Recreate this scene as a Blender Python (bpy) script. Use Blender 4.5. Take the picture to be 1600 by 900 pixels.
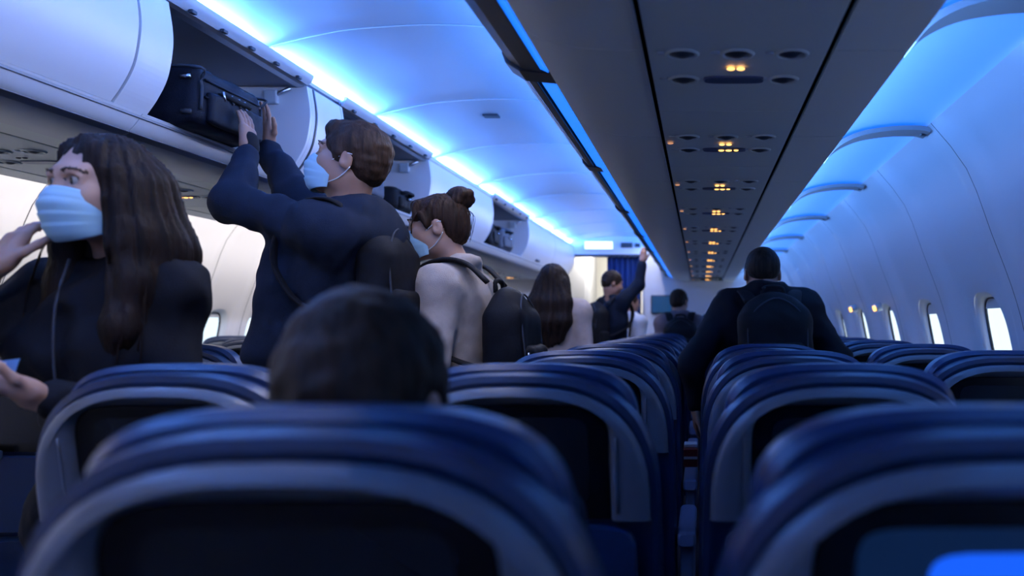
import bpy, math, random
import numpy as np
from mathutils import Vector, Matrix
for _o in list(bpy.data.objects): bpy.data.objects.remove(_o)
scene = bpy.context.scene
C = scene.collection
random.seed(7)
# ------------------------------------------------------------------ camera, world, lights, exposure
F = 1365.0; VX = 1095.0; VY = 508.0; ZC = 1.22        # focal length and vanishing point in 1600x900 pixels, eye height
cam_d = bpy.data.cameras.new('camera'); cam = bpy.data.objects.new('camera', cam_d); C.objects.link(cam)
cam.location = (0, 0, ZC); cam.rotation_euler = (math.radians(90), 0, 0)
cam_d.sensor_width = 36.0; cam_d.lens = 36.0*F/1600.0
cam_d.shift_x = -(VX-800)/1600.0; cam_d.shift_y = (VY-450)/1600.0
cam_d.clip_start = 0.05; cam_d.clip_end = 100
cam_d.dof.use_dof = True; cam_d.dof.focus_distance = 2.75; cam_d.dof.aperture_fstop = 2.6
scene.camera = cam
w = bpy.data.worlds.new('sky'); scene.world = w; w.use_nodes = True
w.node_tree.nodes['Background'].inputs[0].default_value = (.74, .89, 1.0, 1)
w.node_tree.nodes['Background'].inputs[1].default_value = 1.35
scene.view_settings.view_transform = 'Standard'; scene.view_settings.look = 'None'
scene.view_settings.exposure = 0.12; scene.view_settings.gamma = 1.0; scene.view_settings.use_curve_mapping = False
scene.cycles.use_denoising = True
scene.cycles.max_bounces = 8; scene.cycles.diffuse_bounces = 5; scene.cycles.caustics_reflective = False; scene.cycles.caustics_refractive = False

def strip_lamp(name, loc, direction, sx, sy, color, power):
    d = bpy.data.lights.new(name, 'AREA'); d.shape = 'RECTANGLE'; d.size = sx; d.size_y = sy
    d.color = color; d.energy = power
    o = bpy.data.objects.new(name, d); C.objects.link(o); o.location = loc
    z = -Vector(direction).normalized(); y = Vector((0, 1, 0)); x = y.cross(z).normalized(); y = z.cross(x)
    o.rotation_euler = Matrix((x, y, z)).transposed().to_euler(); return o
BLUE = (.02, .22, 1.0)
strip_lamp('window_side_cove_lamp', (.438, 4.7, ZC+.583), (.30, 0, .95), .02, 12.4, (.13, .38, 1.0), 42)
strip_lamp('aisle_white_fill_lamp', (-.585, 4.9, ZC+.95), (-.42, 0, -.90), .03, 12.0, (1.0, .94, .93), 40)  # unseen white fill added behind the right bins, brightens passengers and left bins
strip_lamp('aisle_ceiling_blue_cove_lamp', (-.575, 4.9, ZC+.965), (-.80, 0, .60), .02, 12.0, (.02, .25, 1.0), 62)
strip_lamp('far_side_wall_cove_lamp', (-2.60, 5.2, ZC+.60), (-.96, 0, -.28), .02, 11.0, (1.0, .98, .96), 46)
strip_lamp('galley_lamp', (-1.25, 11.75, 2.40), (0, .5, -.86), .5, .4, (1.0, .93, .82), 60)
LEFT_COVE = dict(color=(.07, .27, 1.0), watts_per_m=19.0)   # strip lamps between the left bins and the ceiling

# ------------------------------------------------------------------ materials
MATS = {}
def mat(name, col, rough=.5, metal=0., emit=None, es=1., bump=0., bscale=60., var=0., vscale=8., spec=.5, stretch=None, trans=0., alpha=1., coat=0., sheen=0.):
    if name in MATS: return MATS[name]
    m = bpy.data.materials.new(name); m.use_nodes = True; nt = m.node_tree; b = nt.nodes['Principled BSDF']
    b.inputs['Base Color'].default_value = (*col, 1); b.inputs['Roughness'].default_value = rough; b.inputs['Metallic'].default_value = metal
    b.inputs['Specular IOR Level'].default_value = spec; b.inputs['Coat Weight'].default_value = coat; b.inputs['Sheen Weight'].default_value = sheen
    if emit: b.inputs['Emission Color'].default_value = (*emit, 1); b.inputs['Emission Strength'].default_value = es
    if alpha < 1: b.inputs['Alpha'].default_value = alpha
    tc = nt.nodes.new('ShaderNodeTexCoord'); mp = nt.nodes.new('ShaderNodeMapping'); nt.links.new(tc.outputs['Object'], mp.inputs[0])
    if stretch: mp.inputs['Scale'].default_value = stretch
    if var:
        n = nt.nodes.new('ShaderNodeTexNoise'); n.inputs['Scale'].default_value = vscale; n.inputs['Detail'].default_value = 5
        nt.links.new(mp.outputs[0], n.inputs[0])
        r = nt.nodes.new('ShaderNodeValToRGB'); r.color_ramp.elements[0].position = .3; r.color_ramp.elements[1].position = .7
        r.color_ramp.elements[0].color = (*[c*(1-var) for c in col], 1); r.color_ramp.elements[1].color = (*[min(1, c*(1+var)) for c in col], 1)
        nt.links.new(n.outputs[0], r.inputs[0]); nt.links.new(r.outputs[0], b.inputs['Base Color'])
    if bump:
        n = nt.nodes.new('ShaderNodeTexNoise'); n.inputs['Scale'].default_value = bscale; n.inputs['Detail'].default_value = 4
        nt.links.new(mp.outputs[0], n.inputs[0])
        bp = nt.nodes.new('ShaderNodeBump'); bp.inputs['Strength'].default_value = bump; bp.inputs['Distance'].default_value = .01
        nt.links.new(n.outputs[0], bp.inputs['Height']); nt.links.new(bp.outputs[0], b.inputs['Normal'])
    MATS[name] = m; return m
M_white = mat('white_cabin_plastic', (.74, .75, .79), .38, bump=.03, bscale=400)
M_wall = mat('side_wall_plastic', (.76, .72, .74), .42, bump=.03, bscale=300)
M_ceil = mat('ceiling_plastic', (.72, .74, .80), .4)
M_under = mat('bin_underside_plastic', (.78, .83, .82), .42, bump=.04, bscale=500)
M_service = mat('service_panel_plastic', (.70, .76, .75), .45, bump=.04, bscale=500)
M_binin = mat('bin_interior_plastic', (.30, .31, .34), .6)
M_dark = mat('dark_gap', (.004, .0045, .006), .8, spec=.0)
M_rail = mat('dark_rail', (.035, .04, .055), .4)
M_metal = mat('brushed_aluminium', (.55, .57, .62), .3, 1.0)
M_leather = mat('navy_leather', (.0075, .023, .074), .34, bump=.10, bscale=220, var=.12, vscale=14, spec=.6)
M_leather2 = mat('navy_leather_headrest', (.009, .028, .092), .34, bump=.10, bscale=220, var=.1, vscale=10, spec=.6)
M_shell = mat('grey_seat_shell', (.105, .122, .155), .32, bump=.03, bscale=500, spec=.6)
M_bezel = mat('black_monitor_bezel', (.004, .0045, .006), .25)
M_screen = mat('dark_screen_glass', (.012, .014, .018), .22)
M_screen_on = mat('lit_blue_screen', (.01, .02, .05), .2, emit=(.008, .10, .85), es=1.1)
M_screen_idle = mat('dim_blue_screen', (.01, .016, .03), .2, emit=(.004, .02, .08), es=.5)
M_tray = mat('navy_tray_plastic', (.008, .032, .105), .4)
M_arm = mat('armrest_plastic', (.10, .125, .22), .4)
M_seatmetal = mat('seat_leg_metal', (.25, .26, .28), .4, .8)
M_carpet = mat('dark_blue_carpet', (.012, .018, .045), .95, bump=.6, bscale=900, var=.4, vscale=60)
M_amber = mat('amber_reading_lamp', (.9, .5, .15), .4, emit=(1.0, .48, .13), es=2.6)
M_amber2 = mat('dim_amber_lamp', (.6, .35, .2), .4, emit=(1.0, .45, .2), es=.55)
M_nozzle = mat('dark_nozzle', (.035, .045, .065), .35)
M_ring = mat('pale_nozzle_ring', (.50, .56, .63), .3)
M_bluebar = mat('blue_speaker_strip', (.05, .08, .19), .4)
M_glowwhite = mat('white_cove_diffuser', (.9, .9, .95), .4, emit=(.5, .7, 1.0), es=1.0)
M_bluepanel = mat('blue_lit_diffuser', (.55, .60, .70), .45, emit=(.004, .17, 1.0), es=.72)
M_rib = mat('grey_rib_plastic', (.34, .32, .33), .5)
M_bluestrip = mat('blue_led_strip', (.1, .3, .9), .4, emit=(.01, .19, 1.0), es=1.15)
M_exit = mat('lit_sign_face', (.9, .95, 1.0), .4, emit=(.72, .90, 1.0), es=1.6)
M_skin = mat('skin_light', (.46, .27, .20), .5, var=.08, vscale=20)
M_skin2 = mat('skin_tan', (.33, .175, .12), .5, var=.08, vscale=20)
M_lash = mat('dark_lash', (.012, .008, .007), .6)
M_brow = mat('brown_eyebrow', (.055, .030, .021), .7)
M_mask = mat('light_blue_mask', (.33, .56, .74), .75, bump=.1, bscale=700)
M_maskstrap = mat('white_elastic', (.75, .78, .82), .7)
def hairmat(name, col): return mat(name, col, .62, bump=.6, bscale=90, var=.6, vscale=60, stretch=(1, 1, .10), spec=.18)
M_hairdk = hairmat('dark_brown_hair', (.014, .0075, .0055))
M_hairbl = hairmat('black_brown_hair', (.020, .012, .008))
M_hairbr = hairmat('brown_hair', (.034, .017, .010))
M_navy = mat('navy_hoodie_cloth', (.011, .017, .034), .85, bump=.25, bscale=350, var=.2, vscale=10, spec=.15)
M_black = mat('black_jacket_cloth', (.0075, .0085, .013), .75, bump=.2, bscale=350, var=.2, vscale=10, spec=.15)
M_beige = mat('beige_knit', (.50, .42, .37), .92, bump=.45, bscale=420, var=.12, vscale=25, sheen=.15)
M_cream = mat('cream_knit', (.52, .43, .40), .92, bump=.4, bscale=420, var=.1, vscale=25)
M_greycl = mat('grey_sweater', (.16, .13, .15), .92, bump=.3, bscale=420, var=.1, vscale=25, spec=.15)
M_whitecl = mat('white_shirt_cloth', (.55, .57, .64), .85)
M_pants = mat('dark_trousers', (.010, .012, .020), .85, bump=.2, bscale=350, spec=.15)
M_shoe = mat('black_shoe', (.01, .01, .011), .5)
M_pack = mat('black_nylon', (.0085, .009, .012), .6, bump=.35, bscale=480, var=.25, vscale=12, spec=.15)
M_strap = mat('black_webbing', (.012, .012, .015), .7, bump=.4, bscale=700, spec=.15)
M_packgrey = mat('grey_nylon', (.05, .055, .07), .6, bump=.3, bscale=480, spec=.15)
M_case = mat('navy_black_case_fabric', (.0075, .010, .020), .5, bump=.3, bscale=420, var=.2, vscale=16, spec=.15)
M_zip = mat('steel_zip', (.55, .56, .6), .25, 1.0)
M_curtain = mat('blue_curtain_cloth', (.018, .045, .17), .85, bump=.15, bscale=300, spec=.15)
M_galley = mat('galley_grey_panel', (.34, .35, .38), .5)
M_gwhite = mat('galley_white_panel', (.72, .72, .70), .4)
M_red = mat('red_card', (.20, .012, .010), .5)
M_paper = mat('white_print', (.6, .6, .6), .6)
M_tv = mat('blue_wall_screen', (.01, .03, .07), .25, emit=(.01, .07, .20), es=.55)
M_card = mat('blue_white_card', (.12, .30, .62), .4)
def make_glass():
    m = bpy.data.materials.new('window_pane_acrylic'); m.use_nodes = True; nt = m.node_tree; nt.nodes.clear()
    o = nt.nodes.new('ShaderNodeOutputMaterial'); t = nt.nodes.new('ShaderNodeBsdfTransparent'); g = nt.nodes.new('ShaderNodeBsdfGlossy'); x = nt.nodes.new('ShaderNodeMixShader')
    t.inputs[0].default_value = (.93, .97, 1, 1); g.inputs['Roughness'].default_value = .05; x.inputs[0].default_value = .06
    nt.links.new(t.outputs[0], x.inputs[1]); nt.links.new(g.outputs[0], x.inputs[2]); nt.links.new(x.outputs[0], o.inputs[0]); return m
M_glass = make_glass()

# ------------------------------------------------------------------ mesh helpers
def P(px, py, Y):                       # point of the cabin at distance Y ahead of the eye
    return np.array([(px-VX)/F*Y, Y, ZC+(VY-py)/F*Y])
def link(o, parent=None):
    C.objects.link(o)
    if parent is not None:
        o.parent = parent; o.matrix_parent_inverse = Matrix.Translation(-Vector(parent.location))
    return o
def tag(o, label=None, cat=None, group=None, kind=None):
    if label: o['label'] = label
    if cat: o['category'] = cat
    if group: o['group'] = group
    if kind: o['kind'] = kind
    return o
def empty(name, loc=(0, 0, 0)):
    o = bpy.data.objects.new(name, None); o.location = loc; o.empty_display_size = .05; C.objects.link(o); return o
def mesh(name, V, Fc, m, parent=None, smooth=False, bevel=0., mats=None, midx=None):
    me = bpy.data.meshes.new(name); me.from_pydata([tuple(map(float, v)) for v in V], [], [tuple(map(int, f)) for f in Fc])
    for mm in (mats or [m]): me.materials.append(mm)
    if midx is not None: me.polygons.foreach_set('material_index', np.asarray(midx, dtype=np.int32))
    if smooth: me.polygons.foreach_set('use_smooth', [True]*len(me.polygons))
    me.update()
    o = bpy.data.objects.new(name, me); link(o, parent)
    if bevel: add_bevel(o, bevel)
    return o
def add_bevel(o, wd, seg=2):
    b = o.modifiers.new('bevel', 'BEVEL'); b.width = wd; b.segments = seg; b.limit_method = 'ANGLE'; b.angle_limit = math.radians(40)
def box(name, lo, hi, m, parent=None, bevel=0.):
    x0, y0, z0 = lo; x1, y1, z1 = hi
    V = [(x, y, z) for z in (z0, z1) for y in (y0, y1) for x in (x0, x1)]
    Fc = [(0, 2, 3, 1), (4, 5, 7, 6), (0, 1, 5, 4), (2, 6, 7, 3), (0, 4, 6, 2), (1, 3, 7, 5)]
    return mesh(name, V, Fc, m, parent, bevel=bevel)
def loft(loops, closed=True, cap0=True, cap1=True):
    n = len(loops[0]); V = [p for L in loops for p in L]; Fc = []
    for k in range(len(loops)-1):
        for i in range(n if closed else n-1):
            j = (i+1) % n
            Fc.append((k*n+i, k*n+j, (k+1)*n+j, (k+1)*n+i))
    if cap0: Fc.append(tuple(range(n-1, -1, -1)))
    if cap1: Fc.append(tuple(range((len(loops)-1)*n, len(loops)*n)))
    return V, Fc
def tube(name, pts, r, m, parent=None, n=8, flat=None):
    pts = [np.asarray(p, float) for p in pts]; loops = []
    up = np.array([0, 0, 1.]); 
    for i, p in enumerate(pts):
        t = pts[min(i+1, len(pts)-1)]-pts[max(i-1, 0)]; t = t/(np.linalg.norm(t)+1e-9)
        ref = up if abs(t[2]) < .95 else np.array([1., 0, 0])
        if flat is not None:
            a = np.asarray(flat, float); a = a-t*a.dot(t); a /= np.linalg.norm(a)+1e-9
        else:
            a = np.cross(t, ref); a /= np.linalg.norm(a)
        b = np.cross(t, a)
        ra, rb = (r if isinstance(r, tuple) else (r, r))
        loops.append([p+a*ra*math.cos(q)+b*rb*math.sin(q) for q in np.linspace(0, 2*math.pi, n, endpoint=False)])
    V, Fc = loft(loops); return mesh(name, V, Fc, m, parent, smooth=True)
def spline(ctrl, n=24):                 # Catmull-Rom through control points
    c = [np.asarray(p, float) for p in ctrl]; c = [2*c[0]-c[1]]+c+[2*c[-1]-c[-2]]; out = []
    seg = len(c)-3
    for i in range(n):
        u = i/(n-1)*seg; k = min(int(u), seg-1); t = u-k
        p0, p1, p2, p3 = c[k:k+4]
        out.append(.5*((2*p1)+(-p0+p2)*t+(2*p0-5*p1+4*p2-p3)*t*t+(-p0+3*p1-3*p2+p3)*t**3))
    return out
def ridge(name, prof, y0, y1, t, m, parent=None, ny=2, smooth=True, bevel=0., cam_side=1):
    """extrude an (x, z) profile along the cabin with thickness t"""
    pr = np.asarray(prof, float); d = np.gradient(pr, axis=0); nrm = np.stack([-d[:, 1], d[:, 0]], 1); nrm /= np.linalg.norm(nrm, axis=1)[:, None]+1e-9
    ring = np.concatenate([pr, (pr+nrm*t*cam_side)[::-1]])
    loops = [[(x, y, z) for x, z in ring] for y in np.linspace(y0, y1, ny)]
    V, Fc = loft(loops); o = mesh(name, V, Fc, m, parent, smooth=False)
    if smooth:
        for p in o.data.polygons: p.use_smooth = len(p.vertices) == 4
        o.data.set_sharp_from_angle(angle=math.radians(35))
    return o
def ordinal(i): return ['first', 'second', 'third', 'fourth', 'fifth', 'sixth', 'seventh', 'eighth', 'ninth', 'tenth', 'eleventh', 'twelfth', 'thirteenth', 'fourteenth', 'fifteenth', 'sixteenth', 'seventeenth', 'eighteenth', 'nineteenth', 'twentieth'][i]
def H(pts): return [(x, ZC+h) for x, h in pts]

# ------------------------------------------------------------------ the shell of the cabin
XC = -1.07                               # middle of the aisle
def mir(pts): return [(2*XC-x, h) for x, h in pts]
YB, YE = -1.6, 11.0
o = box('floor', (-3.4, YB, -.05), (1.25, 14.2, 0), M_carpet); tag(o, kind='structure')
WALLP = [(1.06, -1.22), (1.15, -.95), (1.195, -.6), (1.19, -.3), (1.15, -.05), (1.105, .12), (1.03, .32), (.94, .553), (.813, .715)]
wp = np.array(spline([(x, 0, h) for x, h in WALLP], 160))[:, [0, 2]]
arc = np.concatenate([[0], np.cumsum(np.linalg.norm(np.diff(wp, axis=0), axis=1))])
def wall_pt(side, y, v, off=0.):         # v: arc length up the wall, off: outward
    x = np.interp(v, arc, wp[:, 0]); h = np.interp(v, arc, wp[:, 1])
    x2 = np.interp(v+.01, arc, wp[:, 0]); h2 = np.interp(v+.01, arc, wp[:, 1]); x1 = np.interp(v-.01, arc, wp[:, 0]); h1 = np.interp(v-.01, arc, wp[:, 1])
    tx, th = x2-x1, h2-h1; l = math.hypot(tx, th)+1e-9; nx, nh = th/l, -tx/l
    x += nx*off; h += nh*off
    return (x if side > 0 else 2*XC-x, y, ZC+h)
def v_of(h): return float(np.interp(h, wp[:, 1], arc))
VT = arc[-1]; VD = v_of(-.42); VWIN = v_of(-.085)
def superloop(n, a, b, e, ph=0.):
    t = np.linspace(0, 2*math.pi, n, endpoint=False)+ph
    return [(a*np.sign(math.cos(q))*abs(math.cos(q))**(2/e), b*np.sign(math.sin(q))*abs(math.sin(q))**(2/e)) for q in t]
win_count = 0
def wall_side(side, name, centres, pw, ww, wh, shades):
    global win_count
    e = empty(name, (1.1 if side > 0 else 2*XC-1.1, 0, 0)); tag(e, kind='structure')
    N = 96; vc = VWIN; relief = .040 if side > 0 else .022
    for ci, yc in enumerate(centres):
        y0, y1 = yc-pw/2+.003, yc+pw/2-.003
        hole = superloop(N, ww/2+.028, wh/2+.028, 3.0)
        # rectangle points by angle, aspect aware
        rect = []
        ah, bt, bb = (y1-y0)/2, VT-vc, vc-VD
        for q in np.linspace(0, 2*math.pi, N, endpoint=False):
            c, s = math.cos(q), math.sin(q); b = bt if s >= 0 else bb
            mx = max(abs(c), abs(s)); rect.append((ah*c/mx, b*s/mx))
        loops = []
        for r in np.linspace(0, 1, 22):
            L = []
            for (hx, hv), (rx, rv) in zip(hole, rect):
                u = hx+(rx-hx)*r**.9; v = hv+(rv-hv)*r**.9
                du = abs(u)/ah; off = relief*(1-min(1, max(0, (du-.58)/.28))**2*(3-2*min(1, max(0, (du-.58)/.28))))
                off *= max(0., 1-max(0, v)/bt)**.4
                if r == 0: off += .006
                L.append(wall_pt(side, yc+u, vc+v, off))
            loops.append(L)
        V, Fc = loft(loops, cap0=False, cap1=False)
        mesh('panel', V, Fc, M_wall, e, smooth=True)
        win_count += 1
        we = empty('window_%d' % win_count, wall_pt(side, yc, vc)); tag(we, kind='structure')
        lp = []
        for (sc, off) in ((ww/2+.030, .004), (ww/2+.016, .009), (ww/2+.006, .018), (ww/2, .028), (ww/2-.004, .040)):
            dd = sc-ww/2
            lp.append([wall_pt(side, yc+a, vc+b, off+relief) for a, b in superloop(N, ww/2+dd, wh/2+dd, 3.0)])
        V, Fc = loft(lp, cap0=False, cap1=False); mesh('window_reveal', V, Fc, M_white, we, smooth=True)
        rg = [[wall_pt(side, yc+a, vc+b, relief+off) for a, b in superloop(N, ww/2+d, wh/2+d, 3.0)] for d, off in ((-.002, .0335), (-.006, .031), (-.009, .034), (-.009, .042))]
        V, Fc = loft(rg, cap0=False, cap1=False); mesh('window_seal', V, Fc, M_rail, we, smooth=True)
        pane = [wall_pt(side, yc+a, vc+b, relief+.043) for a, b in superloop(N, ww/2+.01, wh/2+.01, 3.0)]
        mesh('pane', pane, [tuple(range(N))], M_glass, we)
        sh = shades(ci)
        if sh > 0:
            L = superloop(N, ww/2-.002, wh/2-.002, 3.0); cut = (wh/2)-sh*wh
            top = [(a, max(b, cut)) for a, b in L]
            a1 = [wall_pt(side, yc+a, vc+b, relief+.036) for a, b in top]; a2 = [wall_pt(side, yc+a, vc+b, relief+.039) for a, b in top]
            V, Fc = loft([a1, a2]); mesh('shade', V, Fc, M_white, we)
    ys = [centres[0]-pw/2, centres[-1]+pw/2]
    k = 0; y = ys[0]
    while y < ys[1]-.1:
        y2 = min(y+1.76, ys[1])
        V = []; nv = 26
        for yy in (y+.002, y2-.002): V += [wall_pt(side, yy, v, .004) for v in np.linspace(0, VD-.004, nv)]
        Fc = [(i, i+1, nv+i+1, nv+i) for i in range(nv-1)]
        mesh('lower_panel', V, Fc, M_wall, e, smooth=True); y = y2
    # dark backing behind the joints
    nv = 40; V = []
    for yy in ys: V += [wall_pt(side, yy, v, .14) for v in np.linspace(0, VT, nv)]
    return e
wall_side(1, 'wall_right', [3.56+.94*k for k in range(-5, 8)], .94, .30, .37, lambda i: {5: .13, 6: .16}.get(i, .07))
wall_side(-1, 'wall_left', [5.95+.55*k for k in range(-13, 10)], .55, .235, .33, lambda i: .12)

# joint strips behind the panel seams
def joint_strips(side, ys, name):
    e = empty(name, (1.1 if side > 0 else 2*XC-1.1, 0, .5)); tag(e, kind='structure')
    for y in ys:
        V = []; nv = 30
        for yy in (y-.022, y+.022): V += [wall_pt(side, yy, v, .0025) for v in np.linspace(VD*.9, VT, nv)]
        mesh('joint_strip', V, [(i, i+1, nv+i+1, nv+i) for i in range(nv-1)], M_rail, e, smooth=True)
joint_strips(1, [3.56+.94*k+.47 for k in range(-6, 8)], 'trim_1')
joint_strips(-1, [5.95+.55*k+.275 for k in range(-14, 10)], 'trim_2')

# light cove panels over the windows, right (lit blue) and left
COVE = [(.418, .575), (.44, .62), (.49, .668), (.57, .704), (.68, .722), (.78, .724), (.822, .716)]
cv = np.array(spline([(x, 0, h) for x, h in COVE], 26))[:, [0, 2]]
rib_ys = [3.18+1.28*k for k in range(-4, 7)]
for k in range(len(rib_ys)-1):
    y0, y1 = rib_ys[k], min(rib_ys[k+1], YE)
    if y0 > YE-.2: break
    e = empty('cove_light', (.6, (y0+y1)/2, ZC+.7))
    tag(e, 'blue lit curved cove light panel above the window wall, %s one from the rear' % ordinal(k), 'light panel', 'blue cove light panels above the windows')
    ridge('diffuser', [(x, ZC+h) for x, h in cv], y0+.002, y1-.002, .012, M_bluepanel, e, ny=2, cam_side=1)
    rp = [(x, ZC+h-.006) for x, h in cv[4:]]; rp2 = [(x+.004, z) for x, z in rp]
    ridge('rib', [(x, z-.004) for x, z in rp2], y1-.055, y1+.055, .016, M_rib, e, cam_side=-1)
    box('rib_clip', (.80, y1-.012, ZC+.69), (.824, y1+.012, ZC+.712), M_rail, e, bevel=.003)
for side in (-1,):
    ridge('trim_3', mir([(x, ZC+h) for x, h in cv]), YB, YE, .012, M_white, None, cam_side=-1)['kind'] = 'structure'

# ------------------------------------------------------------------ right hand overhead bins
RU = H([(-.119, .55), (-.19, .551), (-.245, .555), (-.29, .5645), (-.325, .577), (-.352, .589)])
RR = H([(.268, .55), (.34, .55), (.417, .55), (.417, .562), (.40, .60)])
RF = H([(-.452, .635), (-.49, .68), (-.535, .76), (-.553, .84), (-.55, .90), (-.53, .96)])
edges = [-1.45+1.6*k for k in range(8)]+[YE]
for k in range(len(edges)-1):
    y0, y1 = edges[k], edges[k+1]
    e = empty('overhead_bin', (0, (y0+y1)/2, ZC+.55))
    tag(e, 'closed grey overhead bin seen from below above the right seats, %s from the rear' % ordinal(k), 'overhead bin', 'closed bins above the right seats')
    ys = [y0]
    if y1-y0 > 1.: ys.append(y0+.8)
    ys.append(y1)
    for a, b in zip(ys[:-1], ys[1:]):
        ridge('underside_panel', RU, a+.0025, b-.0025, .012, M_under, e, cam_side=-1)
        ridge('underside_panel', RR, a+.0025, b-.0025, .012, M_under, e, cam_side=1)
    ridge('door', spline2 if False else [tuple(p) for p in np.array(spline([(x, 0, z) for x, z in RF], 20))[:, [0, 2]]], y0+.003, y1-.003, .012, M_white, e, cam_side=-1)
    box('body', (-.42, y0, ZC+.67), (.38, y1, ZC+.94), M_dark, e)
    ridge('led_strip', H([(-.358, .5925), (-.380, .602), (-.400, .610)]), y0+.0, y1-.0, .004, M_bluestrip, e, cam_side=-1)
# grip rail along the aisle edge of the right bins
rl = edges[:]
seg = [(-1.45, 2.10)]+[(2.16+1.28*k, 3.40+1.28*k) for k in range(7)]
for i, (a, b) in enumerate(seg):
    b = min(b, YE-.02); 
    if b <= a: break
    e = empty('grip_rail', (-.43, (a+b)/2, ZC+.62))
    tag(e, 'dark grip rail along the aisle edge of the right bins, %s length from the rear' % ordinal(i), 'rail', 'grip rails on the right bins')
    if i == 0: pr = H([(-.372, .594), (-.42, .602), (-.452, .622), (-.462, .648), (-.44, .66), (-.40, .63)])
    else: pr = H([(-.408, .606), (-.430, .612), (-.446, .628), (-.450, .648), (-.43, .65), (-.41, .625)])
    V, Fc = loft([[(x, y, z) for x, z in pr] for y in (a, b)]); mesh('rail', V, Fc, M_rail, e, bevel=.004)
    V, Fc = loft([[(x+(.03 if x > -.42 else -.008), y, z-.004) for x, z in pr] for y in (b-.05, b+.045)]); mesh('bracket', V, Fc, M_rail, e, bevel=.005)
# backing above the service strip
o = box('trim_4', (-.13, YB, ZC+.585), (.28, YE, ZC+.60), M_dark); tag(o, kind='structure')
o = box('trim_5', (-.1195, YB, ZC+.545), (-.1165, YE, ZC+.553), M_ring); tag(o, kind='structure')

def disc_loops(cx, cy, z, rs):           # list of (rx, ry, dz)
    return [[(cx+rx*math.cos(q), cy+ry*math.sin(q), z+dz) for q in np.linspace(0, 2*math.pi, 20, endpoint=False)] for rx, ry, dz in rs]
def service_unit(x0, x1, y, length, style, label, group, flip=1):
    zc = ZC+.55; e = empty('service_unit', ((x0+x1)/2, y, zc)); tag(e, label, 'service panel', group)
    gap = .007
    box('plate', (x0+gap, y-length/2+.002, zc), (x1-gap, y+length/2-.002, zc+.012), M_service, e, bevel=.002)
    cx = (x0+x1)/2
    for row, dy in ((0, -.092), (1, .092)):
        for j, dx in enumerate((-.112, 0, .110)):
            if row == 1 and j == 1: continue
            V, Fc = loft(disc_loops(cx+dx, y+dy, zc, [(.036, .036, -.001), (.033, .033, -.005), (.029, .029, -.005), (.026, .026, -.0012)]), cap0=False, cap1=False)
            nz = mesh('nozzle_ring', V, Fc, M_service, e, smooth=True)
            V, Fc = loft(disc_loops(cx+dx, y+dy, zc, [(.028, .028, -.0015), (.020, .020, -.003), (.012, .012, -.007), (.006, .006, -.009)]))
            mesh('nozzle', V, Fc, M_nozzle, nz, smooth=True)
            V, Fc = loft(disc_loops(cx+dx-.045, y+dy-.006, zc, [(.010, .010, -.0005), (.008, .008, -.003), (.004, .004, -.004)]))
            mesh('call_button', V, Fc, M_ring, e, smooth=True)
    L = [[(cx+a, y+.092+b, zc+dz) for a, b in superloop(28, .066*s, .024*s, 4.)] for s, dz in ((1.04, 0), (1, -.004), (.96, -.004))]
    V, Fc = loft(L); mesh('sign_strip', V, Fc, M_bluebar, e)
    def lamp(dx, dy, r, m):
        V, Fc = loft(disc_loops(cx+dx, y+dy, zc, [(r, r*.8, -.0035), (r*.95, r*.76, -.006), (r*.5, r*.4, -.0075)])); mesh('lamp', V, Fc, m, e, smooth=True)
    am = M_amber if style >= 0 else M_nozzle
    lamp(-.010, 0, .0085, am); lamp(.011, 0, .0085, am)
    if style > 0:
        lamp(-.010, .088, .009, M_amber); lamp(.013, .088, .010, M_amber); lamp(.036, .086, .0075, M_amber)
        if style > 1: lamp(-.165, -.02, .009, M_amber2)
psu_y = [1.86-.78*3+.78*k for k in range(15)]
for k, y in enumerate(psu_y):
    if y > YE-.3: break
    service_unit(-.114, .262, y, .78, 0 if y < 2 else 2, 'grey service panel with amber lamps over the right seats, %s from the rear' % ordinal(k), 'service panels above the right seats')
o = box('trim_6', (-.107, psu_y[13]+.39 if len(psu_y) > 13 else 10.5, ZC+.55), (.255, YE, ZC+.562), M_service); tag(o, kind='structure')

# ------------------------------------------------------------------ ceiling over the aisle
CE = [(-1.665, 1.012), (-1.63, 1.032), (-1.58, 1.048), (-1.53, 1.060), (-1.45, 1.078), (-1.315, 1.103), (-1.1, 1.12), (-.935, 1.122), (-.79, 1.112), (-.65, 1.075), (-.56, 1.02), (-.50, .965)]
cp = [tuple(p) for p in np.array(spline([(x, 0, ZC+h) for x, h in CE], 40))[:, [0, 2]]]
ce = empty('ceiling', (XC, 5, ZC+1.1)); tag(ce, kind='structure')
seams = [-1.6, -.98, .08, 1.14, 2.2, 3.26, 4.33, 5.38, 6.42, 7.45, 8.48, 9.5, 10.4, YE]
for a, b in zip(seams[:-1], seams[1:]):
    ridge('panel', cp, a+.003, b-.003, .01, M_ceil, ce)
    ridge('joint_bead', [(x, z-.002) for x, z in cp], b-.007, b+.007, .004, M_white, ce, cam_side=-1)
for y in (4.65,): box('ceiling_slot', (-1.155, y-.03, ZC+1.108), (-1.075, y+.03, ZC+1.118), M_rail, ce)
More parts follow.
